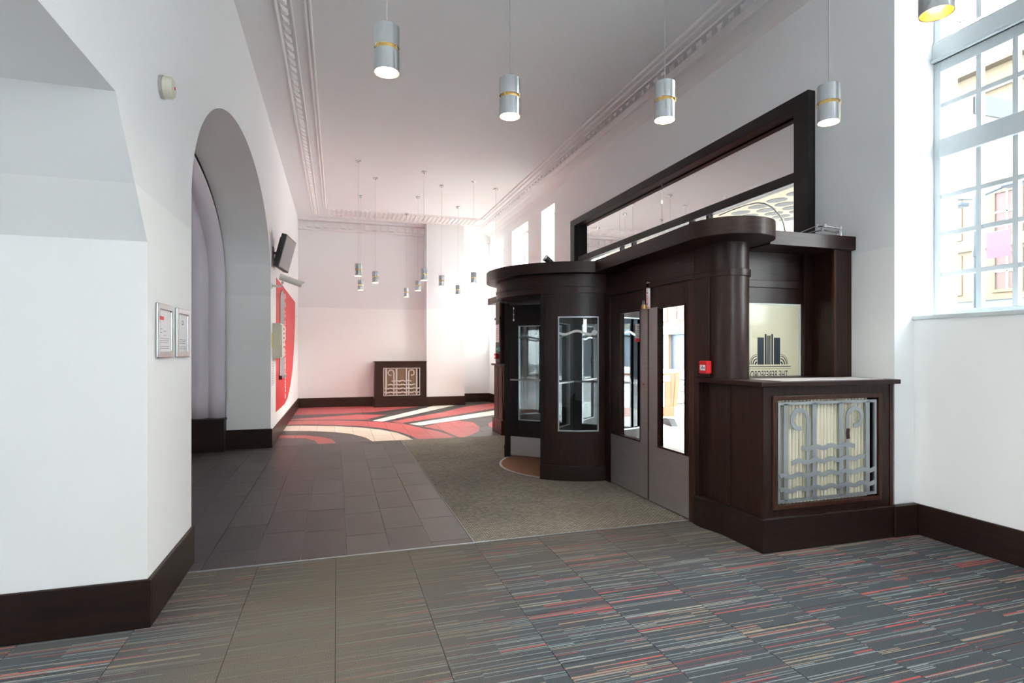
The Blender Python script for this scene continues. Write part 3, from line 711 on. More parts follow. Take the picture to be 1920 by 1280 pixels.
# frosted illuminated sign glass, read from the lobby side
sg = thing('etched_sign_glass', (3.45, 3.85, 1.19), 'cream frosted glass panel with dark tower emblem and reversed lettering beside the column', 'sign')
B(3.10, 3.79, 3.850, 3.858, 1.19, 1.79).build('glass_panel', 'frosted', sg)
MB().frame('y', 3.842, 3.866, 3.10, 3.79, 1.17, 1.80, .012).build('glass_bead', 'etched', sg)
mb = MB(); ys0, ys1 = 3.8475, 3.8495
cx0 = 3.4645
for w0, w1, z1 in ((-.1155, -.052, 1.513), (-.042, -.026, 1.543), (.026, .042, 1.543), (.052, .1155, 1.513)): mb.box(cx0+w0, cx0+w1, ys0, ys1, 1.288, z1)
for k in range(5): mb.box(cx0-.018+k*.008-.0022, cx0-.018+k*.008+.0022, ys0, ys1, 1.288, 1.53)
for sgn in (-1, 1):
    for r, w in ((.016, .014), (.040, .009), (.060, .006), (.073, .003)):
        pts = [(cx0+sgn*(.122+r*sin(pi/2*k/10)), 1.288+(r*1.0)*cos(pi/2*k/10)*1.15) for k in range(11)]
        mb.ribbon(pts, w, ys0, ys1)
mb.box(3.265, 3.69, ys0, ys1, 1.268, 1.274); mb.box(3.265, 3.69, ys0, ys1, 1.251, 1.2535)
mb.build('tower_emblem', 'ovoid', sg)
vs, fs = text_mesh('THE BERESFORD', .07)
x0 = min(v[0] for v in vs); x1 = max(v[0] for v in vs); y0 = min(v[1] for v in vs); y1 = max(v[1] for v in vs)
MB().add([(3.66-(v[0]-x0)/(x1-x0)*.385, 3.8476, 1.170+(v[1]-y0)/(y1-y0)*.065) for v in vs], fs).build('sign_lettering', 'ovoid', sg, solid=False)

# ------------------------------------------------------------------ revolving door
rd = thing('revolving_door', (VC[0], VC[1], 0), 'dark timber revolving door drum with curved glass and four glazed wings', 'revolving door')
R1 = .94
for q, (a0, a1) in enumerate(((-135, -45), (135, 45))):
    s = 1 if q == 0 else -1
    pan = MB()
    g = [(-123, -96), (-84, -57)]
    A = lambda a: a if q == 0 else -a
    def arcp(mb_, r0, r1, a, b, z0, z1): return mb_.arc(VC, r0, r1, A(a), A(b), z0, z1)
    mb = MB(); arcp(mb, R1-.05, R1, -135, -45, .16, .535); arcp(mb, R1-.05, R1, -135, -45, 1.77, 2.03)
    for a, b in ((-135, -123), (-96, -84), (-57, -45)): arcp(mb, R1-.05, R1, a, b, .535, 1.77)
    mb.build('curved_wall', 'wood', rd, smooth=True)
    mb = MB(); arcp(mb, R1-.05, R1+.028, -135, -45, 0, .16); mb.build('curved_plinth', 'skirt', rd, smooth=True, bevel=.004)
    for a, b in g:
        mb = MB(); arcp(mb, R1-.028, R1-.022, a, b, .535, 1.77); mb.build('curved_pane', 'doorglass', rd, smooth=True)
        mb = MB(); arcp(mb, R1-.006, R1+.004, a, b, .530, .545); arcp(mb, R1-.006, R1+.004, a, b, 1.762, 1.775)
        for e in (a, b-.8): arcp(mb, R1-.006, R1+.004, e, e+.8, .535, 1.77)
        mb.build('glazing_bead', 'grille', rd)
        # etched wave line
        pts = []
        mb = MB(); vsr = []
        for k in range(41):
            t_ = k/40; ang = radians(A(a+(b-a)*(1-t_))); z = 1.60-.018*sin((1-t_)*pi*3.2)
            for r in (R1-.021, R1-.019):
                for dz in (-.013, .013): vsr.append((VC[0]+r*cos(ang), VC[1]+r*sin(ang), z+dz))
        fsr = []
        for k in range(40):
            i = 4*k; fsr += [(i, i+1, i+5, i+4), (i+2, i+6, i+7, i+3), (i+1, i+3, i+7, i+5), (i, i+4, i+6, i+2)]
        mb.add(vsr, fsr)
        ang = radians(A(b-2.5)); 
        kk = len(mb.v); mb.cyl((0, 0), .03, 0, .003, 16)
        mt_ = Matrix.Translation((VC[0]+(R1-.020)*cos(ang), VC[1]+(R1-.020)*sin(ang), 1.60)) @ Matrix.Rotation(ang, 4, 'Z') @ Matrix.Rotation(pi/2, 4, 'Y')
        mb.xf(mt_, kk)
        mb.build('etched_wave', 'etched', rd)
MB().arc(VC, R1-.05, R1+.005, 0, 360, 2.03, 2.235, 72).build('drum_frieze', 'woodh', rd, smooth=True)
MB().arc(VC, R1, R1+.015, -135, -225, 2.10, 2.125, 24).arc(VC, R1, R1+.015, -98, -135, 2.10, 2.125, 12).build('frieze_moulding', 'woodh', rd, smooth=True)
MB().cyl(VC, R1-.05, 2.05, 2.09, 48).build('drum_ceiling', 'ebony', rd)
for a in (135, 225, -45, 45):
    aa = a-1.5 if a in (135, 45) else a
    mb = MB().arc(VC, R1-.055, R1+.012, (133 if a == 135 else -135 if a == 225 else -47 if a == -45 else 45), (135.6 if a == 135 else -132.4 if a == 225 else -44.4 if a == -45 else 47.6), 0, 2.03, 2)
    mb.build('opening_post', 'ebony', rd)
MB().cyl(VC, .885, -.004, .005, 64).build('turntable_mat', 'matbrown', rd)
MB().arc(VC, .885, .91, 0, 360, -.004, .007, 72).build('rim_ring', 'steel', rd, smooth=True)
MB().cyl(VC, .028, .006, 2.05, 16).build('centre_shaft', 'ebony', rd, smooth=True)
def wing(ang):
    mat = Matrix.Translation((VC[0], VC[1], 0)) @ Matrix.Rotation(radians(ang), 4, 'Z')
    r0, r1 = .03, .875
    mb = MB().frame('y', -.022, .022, r0, r1, .035, 2.0, .0001, .0001)
    mb = MB().box(r0, r0+.10, -.022, .022, .035, 2.0).box(r1-.13, r1, -.022, .022, .035, 2.0).box(r0+.10, r1-.13, -.022, .022, .035, .50).box(r0+.10, r1-.13, -.022, .022, 1.73, 2.0)
    w = mb.xf(mat).build('wing', 'ebony', rd, bevel=.002)
    MB().box(r0+.10, r1-.13, -.003, .003, .50, 1.73).xf(mat).build('wing_glass', 'doorglass', w)
    MB().frame('y', -.024, .024, r0+.10, r1-.13, .50, 1.73, .008).xf(mat).build('glazing_bead', 'grille', w)
    MB().box(r0+.02, r1-.02, -.025, .025, .04, .285).xf(mat).build('kick_plate', 'steel', w)
    MB().box(r0+.02, r1-.02, -.045, -.035, 1.015, 1.035).box(r0+.02, r1-.02, .035, .045, 1.015, 1.035).box(r1-.06, r1-.04, -.045, .045, 1.015, 1.035).box(r0+.03, r0+.05, -.045, .045, 1.015, 1.035).xf(mat).build('push_bar', 'steel', w)
    MB().box(r1, r1+.012, -.006, .006, .04, 2.0).xf(mat).build('draught_strip', 'rubber', w)
    # etched wave over the glass
    pts = [(r0+.10+(r1-r0-.23)*k/24, 1.57+.015*sin(k/24*pi*3)) for k in range(25)]
    MB().ribbon(pts, .022, -.0045, -.0035).xf(mat).build('etched_wave', 'etched', w)
    return w
ws_ = [wing(a) for a in (135, 225, 315, 45)]
# bolt on the visible wing
mat = Matrix.Translation((VC[0], VC[1], 0)) @ Matrix.Rotation(radians(135), 4, 'Z')
MB().box(.805, .812, .024, .032, 1.80, 1.98).box(.797, .82, .022, .034, 1.79, 1.82).box(.80, .817, .022, .034, 1.87, 1.89).box(.80, .817, .022, .03, 1.95, 1.97).xf(mat).build('wing_bolt', 'chrome', ws_[0], bevel=.002)

# ------------------------------------------------------------------ double doors (near pair and far pair)
def leaf(name, ya, yb, ga, gb, steel, hinge_lo, label):
    X0, X1 = XV+.012, XV+.052
    root = struct(empty(name, (XV, (ya+yb)/2, 0)), label)
    mb = MB().box(X0, X1, ya, ga, .01, 2.025).box(X0, X1, gb, yb, .01, 2.025).box(X0, X1, ga, gb, .01, .54).box(X0, X1, ga, gb, 1.785, 2.025)
    mb.build('door_frame', 'wood', root, bevel=.002)
    B(XV+.030, XV+.036, ga, gb, .54, 1.785).build('door_pane', 'doorglass', root)
    MB().frame('x', XV+.004, XV+.058, ga-.012, gb+.012, .53, 1.797, .013).build('glazing_bead', 'woodh', root)
    B(XV+.006, X0, ya+.008, yb-.008, .015, .525).build('kick_plate', 'steel', root)
    B(XV+.006, X0, steel[0], steel[1], .527, 1.80).build('push_plate', 'steel', root)
    return root
dr = leaf('door_1', 3.978, 4.612, 4.046, 4.446, (4.456, 4.604), True, 'near glazed leaf of the dark double door with steel plates')
dl = leaf('door_2', 4.620, 5.368, 4.770, 5.169, (4.628, 4.762), False, 'glazed leaf of the dark double door beside the revolving drum')
B(XV+.006, XV+.012, 4.606, 4.626, .02, 2.02).build('meeting_strip', 'rubber', dl)
leaf('door_3', 7.52, 8.20, 7.72, 8.12, (8.13, 8.19), True, None); leaf('door_4', 8.21, 8.90, 8.29, 8.69, (8.215, 8.28), False, None)
# key plate
MB().cyl((4.69, 1.085), .017, XV-.002, XV+.007, 20, 'x').build('key_plate', 'chrome', dl, smooth=True)
MB().cyl((4.69, 1.085), .006, XV-.004, XV-.001, 12, 'x').build('keyhole', 'black', dl)
# notice on the far leaf's glass
nt_ = MB().box(XV+.024, XV+.027, 4.775, 4.885, 1.49, 1.665); nt_.cur = 1; nt_.box(XV+.022, XV+.024, 4.775, 4.885, 1.49, 1.525); nt_.cur = 2
for z in (1.64, 1.622, 1.60, 1.58, 1.555, 1.54): nt_.box(XV+.0225, XV+.024, 4.785, 4.785+random.uniform(.05, .09), z-.003, z+.003)
tag(nt_.build('door_sticker', ['paper', 'red', 'ink']), 'small white notice with red foot stuck inside the door glass', 'sticker')
# hasp with padlock
hp = thing('security_hasp', (XV, 4.60, 1.85), 'steel hasp and staple bridging the tops of the double doors', 'hasp')
MB().box(XV-.006, XV+.004, 4.565, 4.635, 1.79, 2.04).box(XV-.012, XV-.004, 4.58, 4.62, 1.81, 2.03).build('hasp_plate', 'chrome', hp, bevel=.002)
mb = MB()
for z in (1.84, 1.89, 1.94, 1.99, 2.04): mb.cyl((4.60, z), .006, XV-.016, XV-.008, 8, 'x')
mb.build('bolt_heads', 'steel', hp)['kind'] = 'stuff'
pl = thing('brass_padlock', (XV-.02, 4.655, 1.80), 'small brass padlock hanging from the hasp on the double doors', 'padlock')
MB().box(XV-.032, XV-.010, 4.632, 4.677, 1.795, 1.835).build('lock_body', 'brass', pl, bevel=.004)
MB().tube([(XV-.02, 4.642, 1.83)]+[(XV-.02, 4.6545-.0125*cos(pi*k/8), 1.862+.014*sin(pi*k/8)) for k in range(9)]+[(XV-.02, 4.667, 1.83)], .0035, 8).build('shackle', 'chrome', pl, smooth=True)

# ------------------------------------------------------------------ radiator cabinets with deco grilles
def grille_parts(root, gx0, gx1, gz0, gz1, yf, mats, rust):
    W, H = gx1-gx0, gz1-gz0
    X = lambda u: gx0+u*W
    Z = lambda v: gz0+v*H
    mt_, pm = mats
    MB().frame('y', yf-.004, yf+.012, gx0, gx1, gz0, gz1, .018*W/.9+.002).build('grille_frame', mt_, root)
    bw = .036*W/.9; th = (yf-.004, yf+.006)
    for u in (.075, .355, .625, .905): B(X(u)-bw/2, X(u)+bw/2, *th, gz0+.01, gz1-.01).build('grille_bar', mt_, root)
    # shepherd's-crook scrolls
    for (u, s_) in ((.285, -1), (.685, 1)):
        r = .073*W/.9; cx, cz = X(u)+s_*r, Z(.82)
        k0 = 26
        pts = [(X(u), gz0+.02), (X(u), cz-.02)]
        for k in range(k0+1):
            a = (pi if s_ > 0 else 0)-s_*radians(285)*k/k0
            rr = r*(1-.18*k/k0); pts.append((cx+rr*cos(a), cz+rr*sin(a)))
        # crook opens outwards, away from the stem
        MB().ribbon(pts, .030*W/.9, yf-.010, yf-.003).build('grille_scroll', mt_, root)
    for (u0, u1, v) in ((.22, .76, .535), (.125, .865, .40), (.01, .985, .265), (.01, .985, .125)):
        n = 60; pts = [(X(u0)+(X(u1)-X(u0))*k/n, Z(v)+.0085*W/.9*sin((X(u0)+(X(u1)-X(u0))*k/n-gx0)/W*2*pi*6.3)) for k in range(n+1)]
        MB().ribbon(pts, .030*W/.9, yf-.012, yf-.006).build('grille_wave', mt_, root)
    if rust: MB().ribbon([(X(.685)+.004, Z(.60)), (X(.685), Z(.66)), (X(.69), Z(.71))], .031, yf-.0115, yf-.0095).build('scroll_break', 'woodred', root)
    n = int(W/.0335); 
    for k in range(n):
        x = gx0+.005+(W-.075)*k/(n-1)
        MB().cyl((x, yf+.034), .0135 if rust else .009, gz0-.02, gz1+.02, 14).build('radiator_tube', pm, root, smooth=True)
rc = thing('radiator_cabinet', (3.4, 3.55, 0), 'large dark timber radiator cabinet with grey metal wave and scroll grille beside the tall window', 'radiator cabinet')
CX0, CX1, CY0, CY1 = 2.82, 3.985, 3.185, 3.84
gx0, gx1, gz0, gz1 = 2.942, 3.848, .335, 1.04
mb = MB(); solid_grid([CX0, gx0-.03, gx1+.03, CX1], [.235, gz0-.03, gz1+.03, 1.155], lambda u, w: not (gx0-.03 < u < gx1+.03 and gz0-.03 < w < gz1+.03), 'y', CY0, CY0+.03, mb)
mb.build('front_panel', 'wood', rc, bevel=.003)
MB().frame('y', CY0-.012, CY0+.03, gx0-.045, gx1+.045, gz0-.045, gz1+.045, .030).build('grille_surround', 'woodred', rc, bevel=.003)
B(gx0-.03, gx1+.06, CY0+.12, CY0+.13, .24, 1.14).build('back_panel', 'ebony', rc)
MB().box(CX0, CX0+.03, CY0+.03, 3.52, .235, 1.155).box(CX0-.006, CX0+.03, 3.52, 3.56, .235, 1.155).box(CX0, CX0+.03, 3.56, CY1, .235, 1.155).build('side_panel', 'wood', rc, bevel=.002)
B(XV+.002, 3.10, CY1, 3.898, .0, 1.155).build('back_stile', 'wood', rc)
MB().box(XV+.002, 3.0, 3.86, 3.90, 1.155, 2.235).build('column_backing', 'wood', ves)
B(CX1-.03, CX1, CY0+.03, CY1, .235, 1.155).build('end_panel', 'wood', rc)
mb = MB().box(CX1-.01, CX1+.03, CY0+.0, 3.2, .235, 1.155); mb.build('scribe_strip', 'woodred', rc)
MB().prism([(2.80, 3.165), (4.05, 3.165), (4.05, 3.198), (4.0, 3.198), (4.0, 3.185), (2.83, 3.185), (2.83, 3.90), (2.755, 3.90), (2.755, 3.80), (2.80, 3.60)], 'z', 0, .235).build('cabinet_plinth', 'skirt', rc, bevel=.006)
ct = MB().prism([(2.77, 3.14), (4.04, 3.14), (4.04, 3.198), (XR-.002, 3.198), (XR-.002, 3.84), (2.74, 3.84), (2.74, 3.70)], 'z', 1.155, 1.188); ct.build('cabinet_top', 'wood', rc, bevel=.004)
mb = MB().box(2.98, 3.93, 3.19, 3.50, 1.188, 1.192)
mb.build('vent_plate', 'grille_far', rc)
grille_parts(rc, gx0, gx1, gz0, gz1, CY0, ('grille', 'pipe'), True)

fc = thing('radiator_cabinet', (1.54, 14.5, 0), 'small brown timber radiator cabinet with pale grille against the end wall', 'radiator cabinet')
gx0, gx1, gz0, gz1 = 1.10, 2.02, .275, .98; CY = 14.3
mb = MB(); solid_grid([.90, gx0, gx1, 2.18], [.22, gz0, gz1, 1.12], lambda u, w: not (gx0 < u < gx1 and gz0 < w < gz1), 'y', CY, CY+.03, mb)
mb.build('front_panel', 'skirtfar', fc, bevel=.003)
for a in (.90, 2.15): B(a, a+.03, CY+.03, YF, .22, 1.12).build('side_panel', 'skirtfar', fc)
B(.93, 2.15, CY+.10, CY+.12, .2, 1.1).build('back_panel', 'skirtfar', fc)
B(.885, 2.184, CY-.02, YF, 1.12, 1.145).build('cabinet_top', 'skirtfar', fc, bevel=.003)
B(.885, 2.184, CY-.02, YF, 0, .22).build('cabinet_plinth', 'skirtfar', fc, bevel=.005)
grille_parts(fc, gx0, gx1, gz0, gz1, CY+.01, ('grille_far', 'farpipe'), False)

vc = thing('side_cabinet', (2.9, 9.2, 0), 'dark panelled timber cabinet at the far end of the vestibule', 'cabinet')
MB().box(2.63, 3.6, 8.93, 9.46, .24, 1.155).build('body', 'woodred', vc, bevel=.003)
for a, b in ((8.95, 9.17), (9.20, 9.44)): B(2.622, 2.63, a, b, .27, 1.13).build('side_panel', 'woodred', vc, bevel=.003)
B(2.60, 3.6, 8.92, 9.48, 0, .24).build('cabinet_plinth', 'woodred', vc, bevel=.005)
B(2.585, 3.6, 8.90, 9.50, 1.155, 1.185).build('cabinet_top', 'wood', vc, bevel=.003)

# ------------------------------------------------------------------ small fixtures
def call_point(name, x, y, z, label, col='red', s=.05):
    r = thing(name, (x, y, z), label, 'fire alarm call point' if col == 'red' else 'exit button')
    B(x-.045, x, y-s, y+s, z-s, z+s).build('housing', col, r, bevel=.006)
    B(x-.048, x-.044, y-s*.62, y+s*.62, z-s*.5, z+s*.35).build('press_window', 'paper', r, bevel=.001)
    mb = MB().box(x-.050, x-.048, y-s*.35, y+s*.35, z-s*.18, z-s*.05).box(x-.050, x-.048, y-s*.1, y+s*.1, z-.004, z+.012).box(x-.050, x-.048, y-s*.5, y-s*.42, z-s*.2, z+s*.1)
    mb.build('press_mark', 'ink', r); return r
call_point('fire_call_point', XV-.010, 3.715, 1.275, 'red fire alarm call point beside the near cabinet top')
r = thing('exit_button', (2.60, 9.02, 1.43), 'small green exit button on the far vestibule column', 'button')
B(2.56, 2.60, 8.98, 9.05, 1.39, 1.47).build('housing', 'greenbox', r, bevel=.004); MB().cyl((9.015, 1.43), .018, 2.552, 2.56, 12, 'x').build('push_button', 'white', r)
r = thing('fire_call_point', (2.60, 9.15, 1.31), 'tiny red fire call point standing on the far side cabinet', 'fire alarm call point')
B(2.555, 2.60, 9.11, 9.20, 1.27, 1.36).build('housing', 'red', r, bevel=.005); B(2.552, 2.556, 9.13, 9.18, 1.29, 1.33).build('press_window', 'paper', r)
pn = MB().box(2.596, 2.60, 9.04, 9.26, 1.55, 1.85); pn.cur = 1
for k in range(6): pn.box(2.5945, 2.596, 9.07, 9.22, 1.60+k*.035, 1.607+k*.035)
tag(pn.build('paper_notice', ['paper', 'ink']), 'pale paper notice pinned to the far vestibule column', 'notice')
r = thing('desk_plant', (2.66, 9.35, 1.185), 'tiny green sprig in a red pot on the far side cabinet', 'plant')
MB().lathe([(.001, 1.186), (.022, 1.186), (.028, 1.235), (.001, 1.235)], (2.66, 9.38), 12).build('pot', 'red', r)
mb = MB(); random.seed(3)
for k in range(9):
    a = random.uniform(0, 6.28); h = random.uniform(.05, .11); d = .02+random.random()*.03
    p = Vector((2.66, 9.38, 1.235)); q = p+Vector((cos(a)*d, sin(a)*d, h)); sd_ = Vector((-sin(a), cos(a), 0))*.010
    mb.grid([p, (p+q)/2+sd_, q, (p+q)/2-sd_])
mb.build('leaves', 'greenbox', r, solid=False)

# black spotlight on the drum canopy
r = thing('black_spotlight', (2.35, 6.1, 2.35), 'small black spotlight with grey base standing on the drum canopy', 'spotlight')
MB().box(2.27, 2.41, 6.0, 6.12, 2.35, 2.385).build('base', 'steel', r, bevel=.003)
MB().box(2.335, 2.345, 6.02, 6.10, 2.385, 2.44).build('yoke', 'black', r)
mat = Matrix.Translation((2.34, 6.06, 2.445)) @ Matrix.Rotation(radians(35), 4, 'Y')
MB().cyl((0, 0), .038, -.055, .055, 20, 'x', .030).xf(mat).build('head', 'black', r, smooth=True)
MB().cyl((0, 0), .043, -.062, -.050, 20, 'x').xf(mat).build('lamp_rim', 'steel', r, smooth=True)

# silver pipework on top of the near end of the vestibule
r = thing('silver_pipework', (3.8, 3.7, 2.33), 'thin silver pipes with elbows lying on the vestibule roof by the wall', 'pipe')
up = [(3.78, 3.90, 2.40), (3.82, 3.70, 2.44), (3.845, 3.645, 2.435), (3.98, 3.615, 2.415), (3.985, 3.615, 2.33)]
lo = [(3.80, 3.95, 2.38), (3.87, 3.78, 2.415), (3.88, 3.70, 2.415), (4.00, 3.665, 2.395), (4.005, 3.665, 2.33)]
MB().tube(up, .008, 8).build('upper_pipe', 'chrome', r, smooth=True)
MB().tube(lo, .007, 8).build('lower_pipe', 'chrome', r, smooth=True)
mb = MB()
for p in (up[1], up[2], up[3], lo[2], lo[3]): mb.cyl(p[:2], .013, p[2]-.013, p[2]+.013, 10)
mb.build('elbow_joints', 'steel', r, smooth=True)['kind'] = 'stuff'

# framed notices
for k, (a, b, lab) in enumerate(((3.39, 3.69, 'silver framed white notice with red heading, nearer the camera on the left pier'), (3.769, 4.06, 'silver framed white notice with small round crest, next to the arch edge'))):
    r = thing('framed_notice', (XL, (a+b)/2, 1.36), lab, 'framed notice', 'framed notices on the left pier')
    z0, z1 = 1.362, 1.660
    MB().frame('x', XL, XL+.016, a, b, z0, z1, .036).build('frame', 'grille_far' if False else 'alu', r, bevel=.006)
    B(XL+.001, XL+.008, a+.03, b-.03, z0+.03, z1-.03).build('sheet', 'paper', r)
    x = XL+.0082; random.seed(11+k); tx_ = MB()
    if k == 0:
        B(x, x+.0006, a+.055, a+.13, z1-.09, z1-.07).build('red_heading', 'red', r)
        for j, z in enumerate((1.52, 1.508, 1.50, 1.485)): tx_.box(x, x+.0006, a+.05+(j % 2)*.07, a+.10+(j % 2)*.08, z, z+.003)
    else:
        MB().ring([(0.5*(a+b)+.022*cos(t_), 1.575+.016*sin(t_)) for t_ in [2*pi*q/16 for q in range(16)]], [(0.5*(a+b)+.013*cos(t_), 1.575+.009*sin(t_)) for t_ in [2*pi*q/16 for q in range(16)]], 'x', x, x+.0006).build('round_crest', 'ink', r)
    for j in range(9):
        if j in (3, 6): continue
        z = 1.468-j*.011; tx_.box(x, x+.0006, a+.05, b-.05-random.random()*.05, z, z+.0028)
    tx_.build('printed_lines', 'ink', r)

# wall sounder
r = thing('alarm_sounder', (XL, 3.50, 2.845), 'cream round alarm sounder high on the left wall', 'alarm sounder')
def xlathe(prof, cy, cz, x0, n=28):
    mb = MB(); mb.add([(x0+h, cy+rr*cos(2*pi*k/n), cz+rr*sin(2*pi*k/n)) for rr, h in prof for k in range(n)], [(i*n+k, i*n+(k+1) % n, (i+1)*n+(k+1) % n, (i+1)*n+k) for i in range(len(prof)-1) for k in range(n)]); return mb
xlathe([(.062, 0), (.062, .016), (.056, .018)], 3.50, 2.845, XL).build('base_ring', 'steel', r, smooth=True)
xlathe([(.058, .016), (.058, .05), (.050, .062), (.03, .066), (.0005, .066)], 3.50, 2.845, XL).build('cover', 'beige', r, smooth=True)
xlathe([(.009, .066), (.009, .069), (.0005, .069)], 3.50, 2.845, XL, 12).build('indicator', 'red', r)

# red wall graphic
mb = MB()
ol = [(9.50, .44), (9.58, 2.57), (9.66, 2.565), (13.74, 2.52), (13.72, 2.2), (13.68, 2.0), (13.40, 1.5), (13.0, 1.02), (12.4, .70), (11.70, .49), (11.04, .43)]
mb.prism(ol, 'x', XL+.0005, XL+.003)
wg = tag(mb.build('wall_graphic', 'redwall'), 'large red vinyl shape with white lettering on the left wall', 'wall graphic')
random.seed(5); mb = MB(); z = 2.46
while z > .55:
    h = random.choice((.03, .05, .09, .12)); mb.box(XL+.003, XL+.0035, 11.12, 11.24, z-h, z); z -= h+random.choice((.015, .03, .07))
mb.build('white_lettering', 'white', wg)['kind'] = 'stuff'
r = thing('roller_blind', (XL, 10.4, .95), 'grey display banner hanging over the red wall graphic', 'banner')
mb = MB().prism([(10.02, .98), (10.90, .98), (10.95, 2.3), (10.80, 2.44), (10.45, 2.46), (10.12, 2.36)], 'x', XL+.006, XL+.014); mb.build('sheet', 'screen', r)
B(XL+.005, XL+.05, 9.98, 10.93, .94, .985).build('bottom_rail', 'alu', r, bevel=.004); B(XL+.004, XL+.052, 9.96, 9.98, .93, .995).build('rail_cap', 'black', r)
# electrical panel
r = thing('control_box', (XL, 9.3, 1.3), 'cream wall-mounted control box in front of the red graphic', 'control box')
B(XL, XL+.11, 9.05, 9.60, 1.29, 1.82).build('housing', 'beige', r, bevel=.005)
B(XL+.11, XL+.125, 9.12, 9.60, 1.31, 1.80).build('door_panel', 'offwhite', r, bevel=.004)
mb = MB(); [mb.box(XL+.125, XL+.127, 9.36, 9.52, z, z+.03) for z in (1.45, 1.52, 1.59, 1.66, 1.73)]; mb.build('label_strips', 'screen', r)
tag(B(XL, XL+.004, 8.90, 9.02, 1.45, 1.66).build('warning_sticker', 'yellow'), 'small yellow warning sticker on the wall beside the control box', 'sticker')
pn = MB().box(XL, XL+.003, 8.92, 9.30, .88, 1.27); pn.cur = 1
for k in range(9): pn.box(XL+.003, XL+.0035, 8.97, 9.24, .92+k*.036, .925+k*.036)
tag(pn.build('paper_notice', ['paper', 'ink']), 'white paper notice below the cream control box', 'notice')
# monitor on wall arm
r = thing('wall_monitor', (XL, 9.6, 2.8), 'black flat monitor tilted down on a wall bracket', 'monitor')
mat = Matrix.Translation((XL+.17, 9.15, 2.88)) @ Matrix.Rotation(radians(14), 4, 'Y') @ Matrix.Rotation(radians(-10), 4, 'Z')
MB().box(-.045, .03, -.26, .30, -.25, .25).xf(mat).build('casing', 'black', r, bevel=.006)
MB().box(-.075, -.045, -.2, .25, -.18, .20).xf(mat).build('rear_housing', 'black', r, bevel=.01)
MB().box(.030, .033, -.24, .28, -.23, .23).xf(mat).build('screen', 'screen', r)
MB().tube([(XL, 9.15, 2.88), (XL+.06, 9.15, 2.88), (XL+.13, 9.15, 2.88)], .02, 8).box(XL, XL+.012, 9.07, 9.23, 2.80, 2.96).build('bracket', 'black', r)
# CCTV camera
r = thing('cctv_camera', (XL, 8.95, 2.37), 'white bullet security camera on a wall arm by the arch', 'security camera')
MB().tube([(XL, 8.93, 2.36), (XL+.13, 8.93, 2.36), (XL+.15, 8.93, 2.40), (XL+.15, 8.93, 2.43)], .017, 10).cyl((8.93, 2.36), .04, XL, XL+.012, 16, 'x').build('arm', 'offwhite', r, smooth=True)
mat = Matrix.Translation((XL+.25, 8.97, 2.455)) @ Matrix.Rotation(radians(18), 4, 'Z') @ Matrix.Rotation(radians(17), 4, 'Y')
MB().cyl((0, 0), .045, -.15, .17, 20, 'x').xf(mat).build('camera_body', 'offwhite', r, smooth=True)
MB().arc((0, 0), .046, .049, 35, 145, -.15, .20, 10).xf(mat @ Matrix(((0, 0, 1, 0), (1, 0, 0, 0), (0, 1, 0, 0), (0, 0, 0, 1)))).build('sun_shield', 'offwhite', r, smooth=True)
MB().cyl((0, 0), .030, .17, .173, 16, 'x').xf(mat).build('lens', 'black', r)
MB().box(XL, XL+.02, 9.95, 10.03, 2.55, 2.62).build  # no geometry

# ------------------------------------------------------------------ pendant lamps
def pendant(h=.212, D=.118):
    root = thing('pendant_lamp', (0, 0, 0), 'x', 'pendant lamp')
    r = D/2; mid = h*.52
    MB().lathe([(.0005, h), (r, h), (r, mid+.006), (r-.003, mid+.006), (r-.003, h-.003), (.0005, h-.003)], n=40).build('upper_tube', 'alu', root, smooth=True)
    lt = MB().lathe([(r-.0025, 0), (r, 0), (r, mid-.012), (r-.006, mid-.012), (r-.006, mid-.014), (r-.0025, mid-.014), (r-.0025, .004)], n=40).build('lower_tube', 'alu', root, smooth=True)
    MB().lathe([(r-.004, 0.001), (r-.012, .05), (.03, .06)], n=40).build('reflector', 'gold', root, smooth=True)
    MB().lathe([(r-.008, mid-.016), (r-.008, mid+.008)], n=40).build('brass_band', 'brass', root, smooth=True)
    mb = MB()
    for k in range(4):
        a = pi/4+k*pi/2; mb.tube([((r+.001)*cos(a), (r+.001)*sin(a), mid-.016), ((r+.001)*cos(a), (r+.001)*sin(a), mid+.010)], .003, 6)
    mb.build('band_clips', 'brass', root)['kind'] = 'stuff'
    MB().cyl((0, 0), .049, .010, .016, 32).build('bulb_face', 'lamp', root)
    return root
PL = [(0.223, 2.691, 2.708, 'nearest-left big silver pendant lamp below the plain ceiling'),
      (0.930, 3.017, 2.72, 'silver pendant lamp above the centre of the hall'),
      (1.790, 2.800, 2.72, 'silver pendant lamp in front of the right cornice'),
      (2.714, 2.545, 2.72, 'silver pendant lamp beside the dark transom frame corner'),
      (2.240, 1.597, 2.72, 'silver pendant lamp cut off at the top by the tall window, gold inside'),
      (0.351, 9.997, 2.69, 'far silver pendant lamp, leftmost of the distant cluster'),
      (0.694, 10.885, 2.69, 'far silver pendant lamp, second from left in the distant cluster'),
      (0.472, 12.209, 2.68, 'far silver pendant lamp hanging just below and right of the leftmost one'),
      (1.515, 10.234, 2.69, 'far silver pendant lamp just left of the pier edge, the higher one'),
      (1.974, 10.985, 2.68, 'far silver pendant lamp in front of the square pier, left one'),
      (1.640, 11.939, 2.68, 'far silver pendant lamp just below and left of the higher one by the pier'),
      (1.578, 13.492, 2.69, 'far silver pendant lamp above the small radiator cabinet, lowest'),
      (2.521, 10.559, 2.71, 'far silver pendant lamp right of the pier in front of the bright recess'),
      (2.623, 12.495, 2.68, 'far silver pendant lamp in front of the square pier, low right one'),
      (3.069, 10.91, 2.69, 'far silver pendant lamp whose cable drops behind the drum canopy')]
proto = pendant()
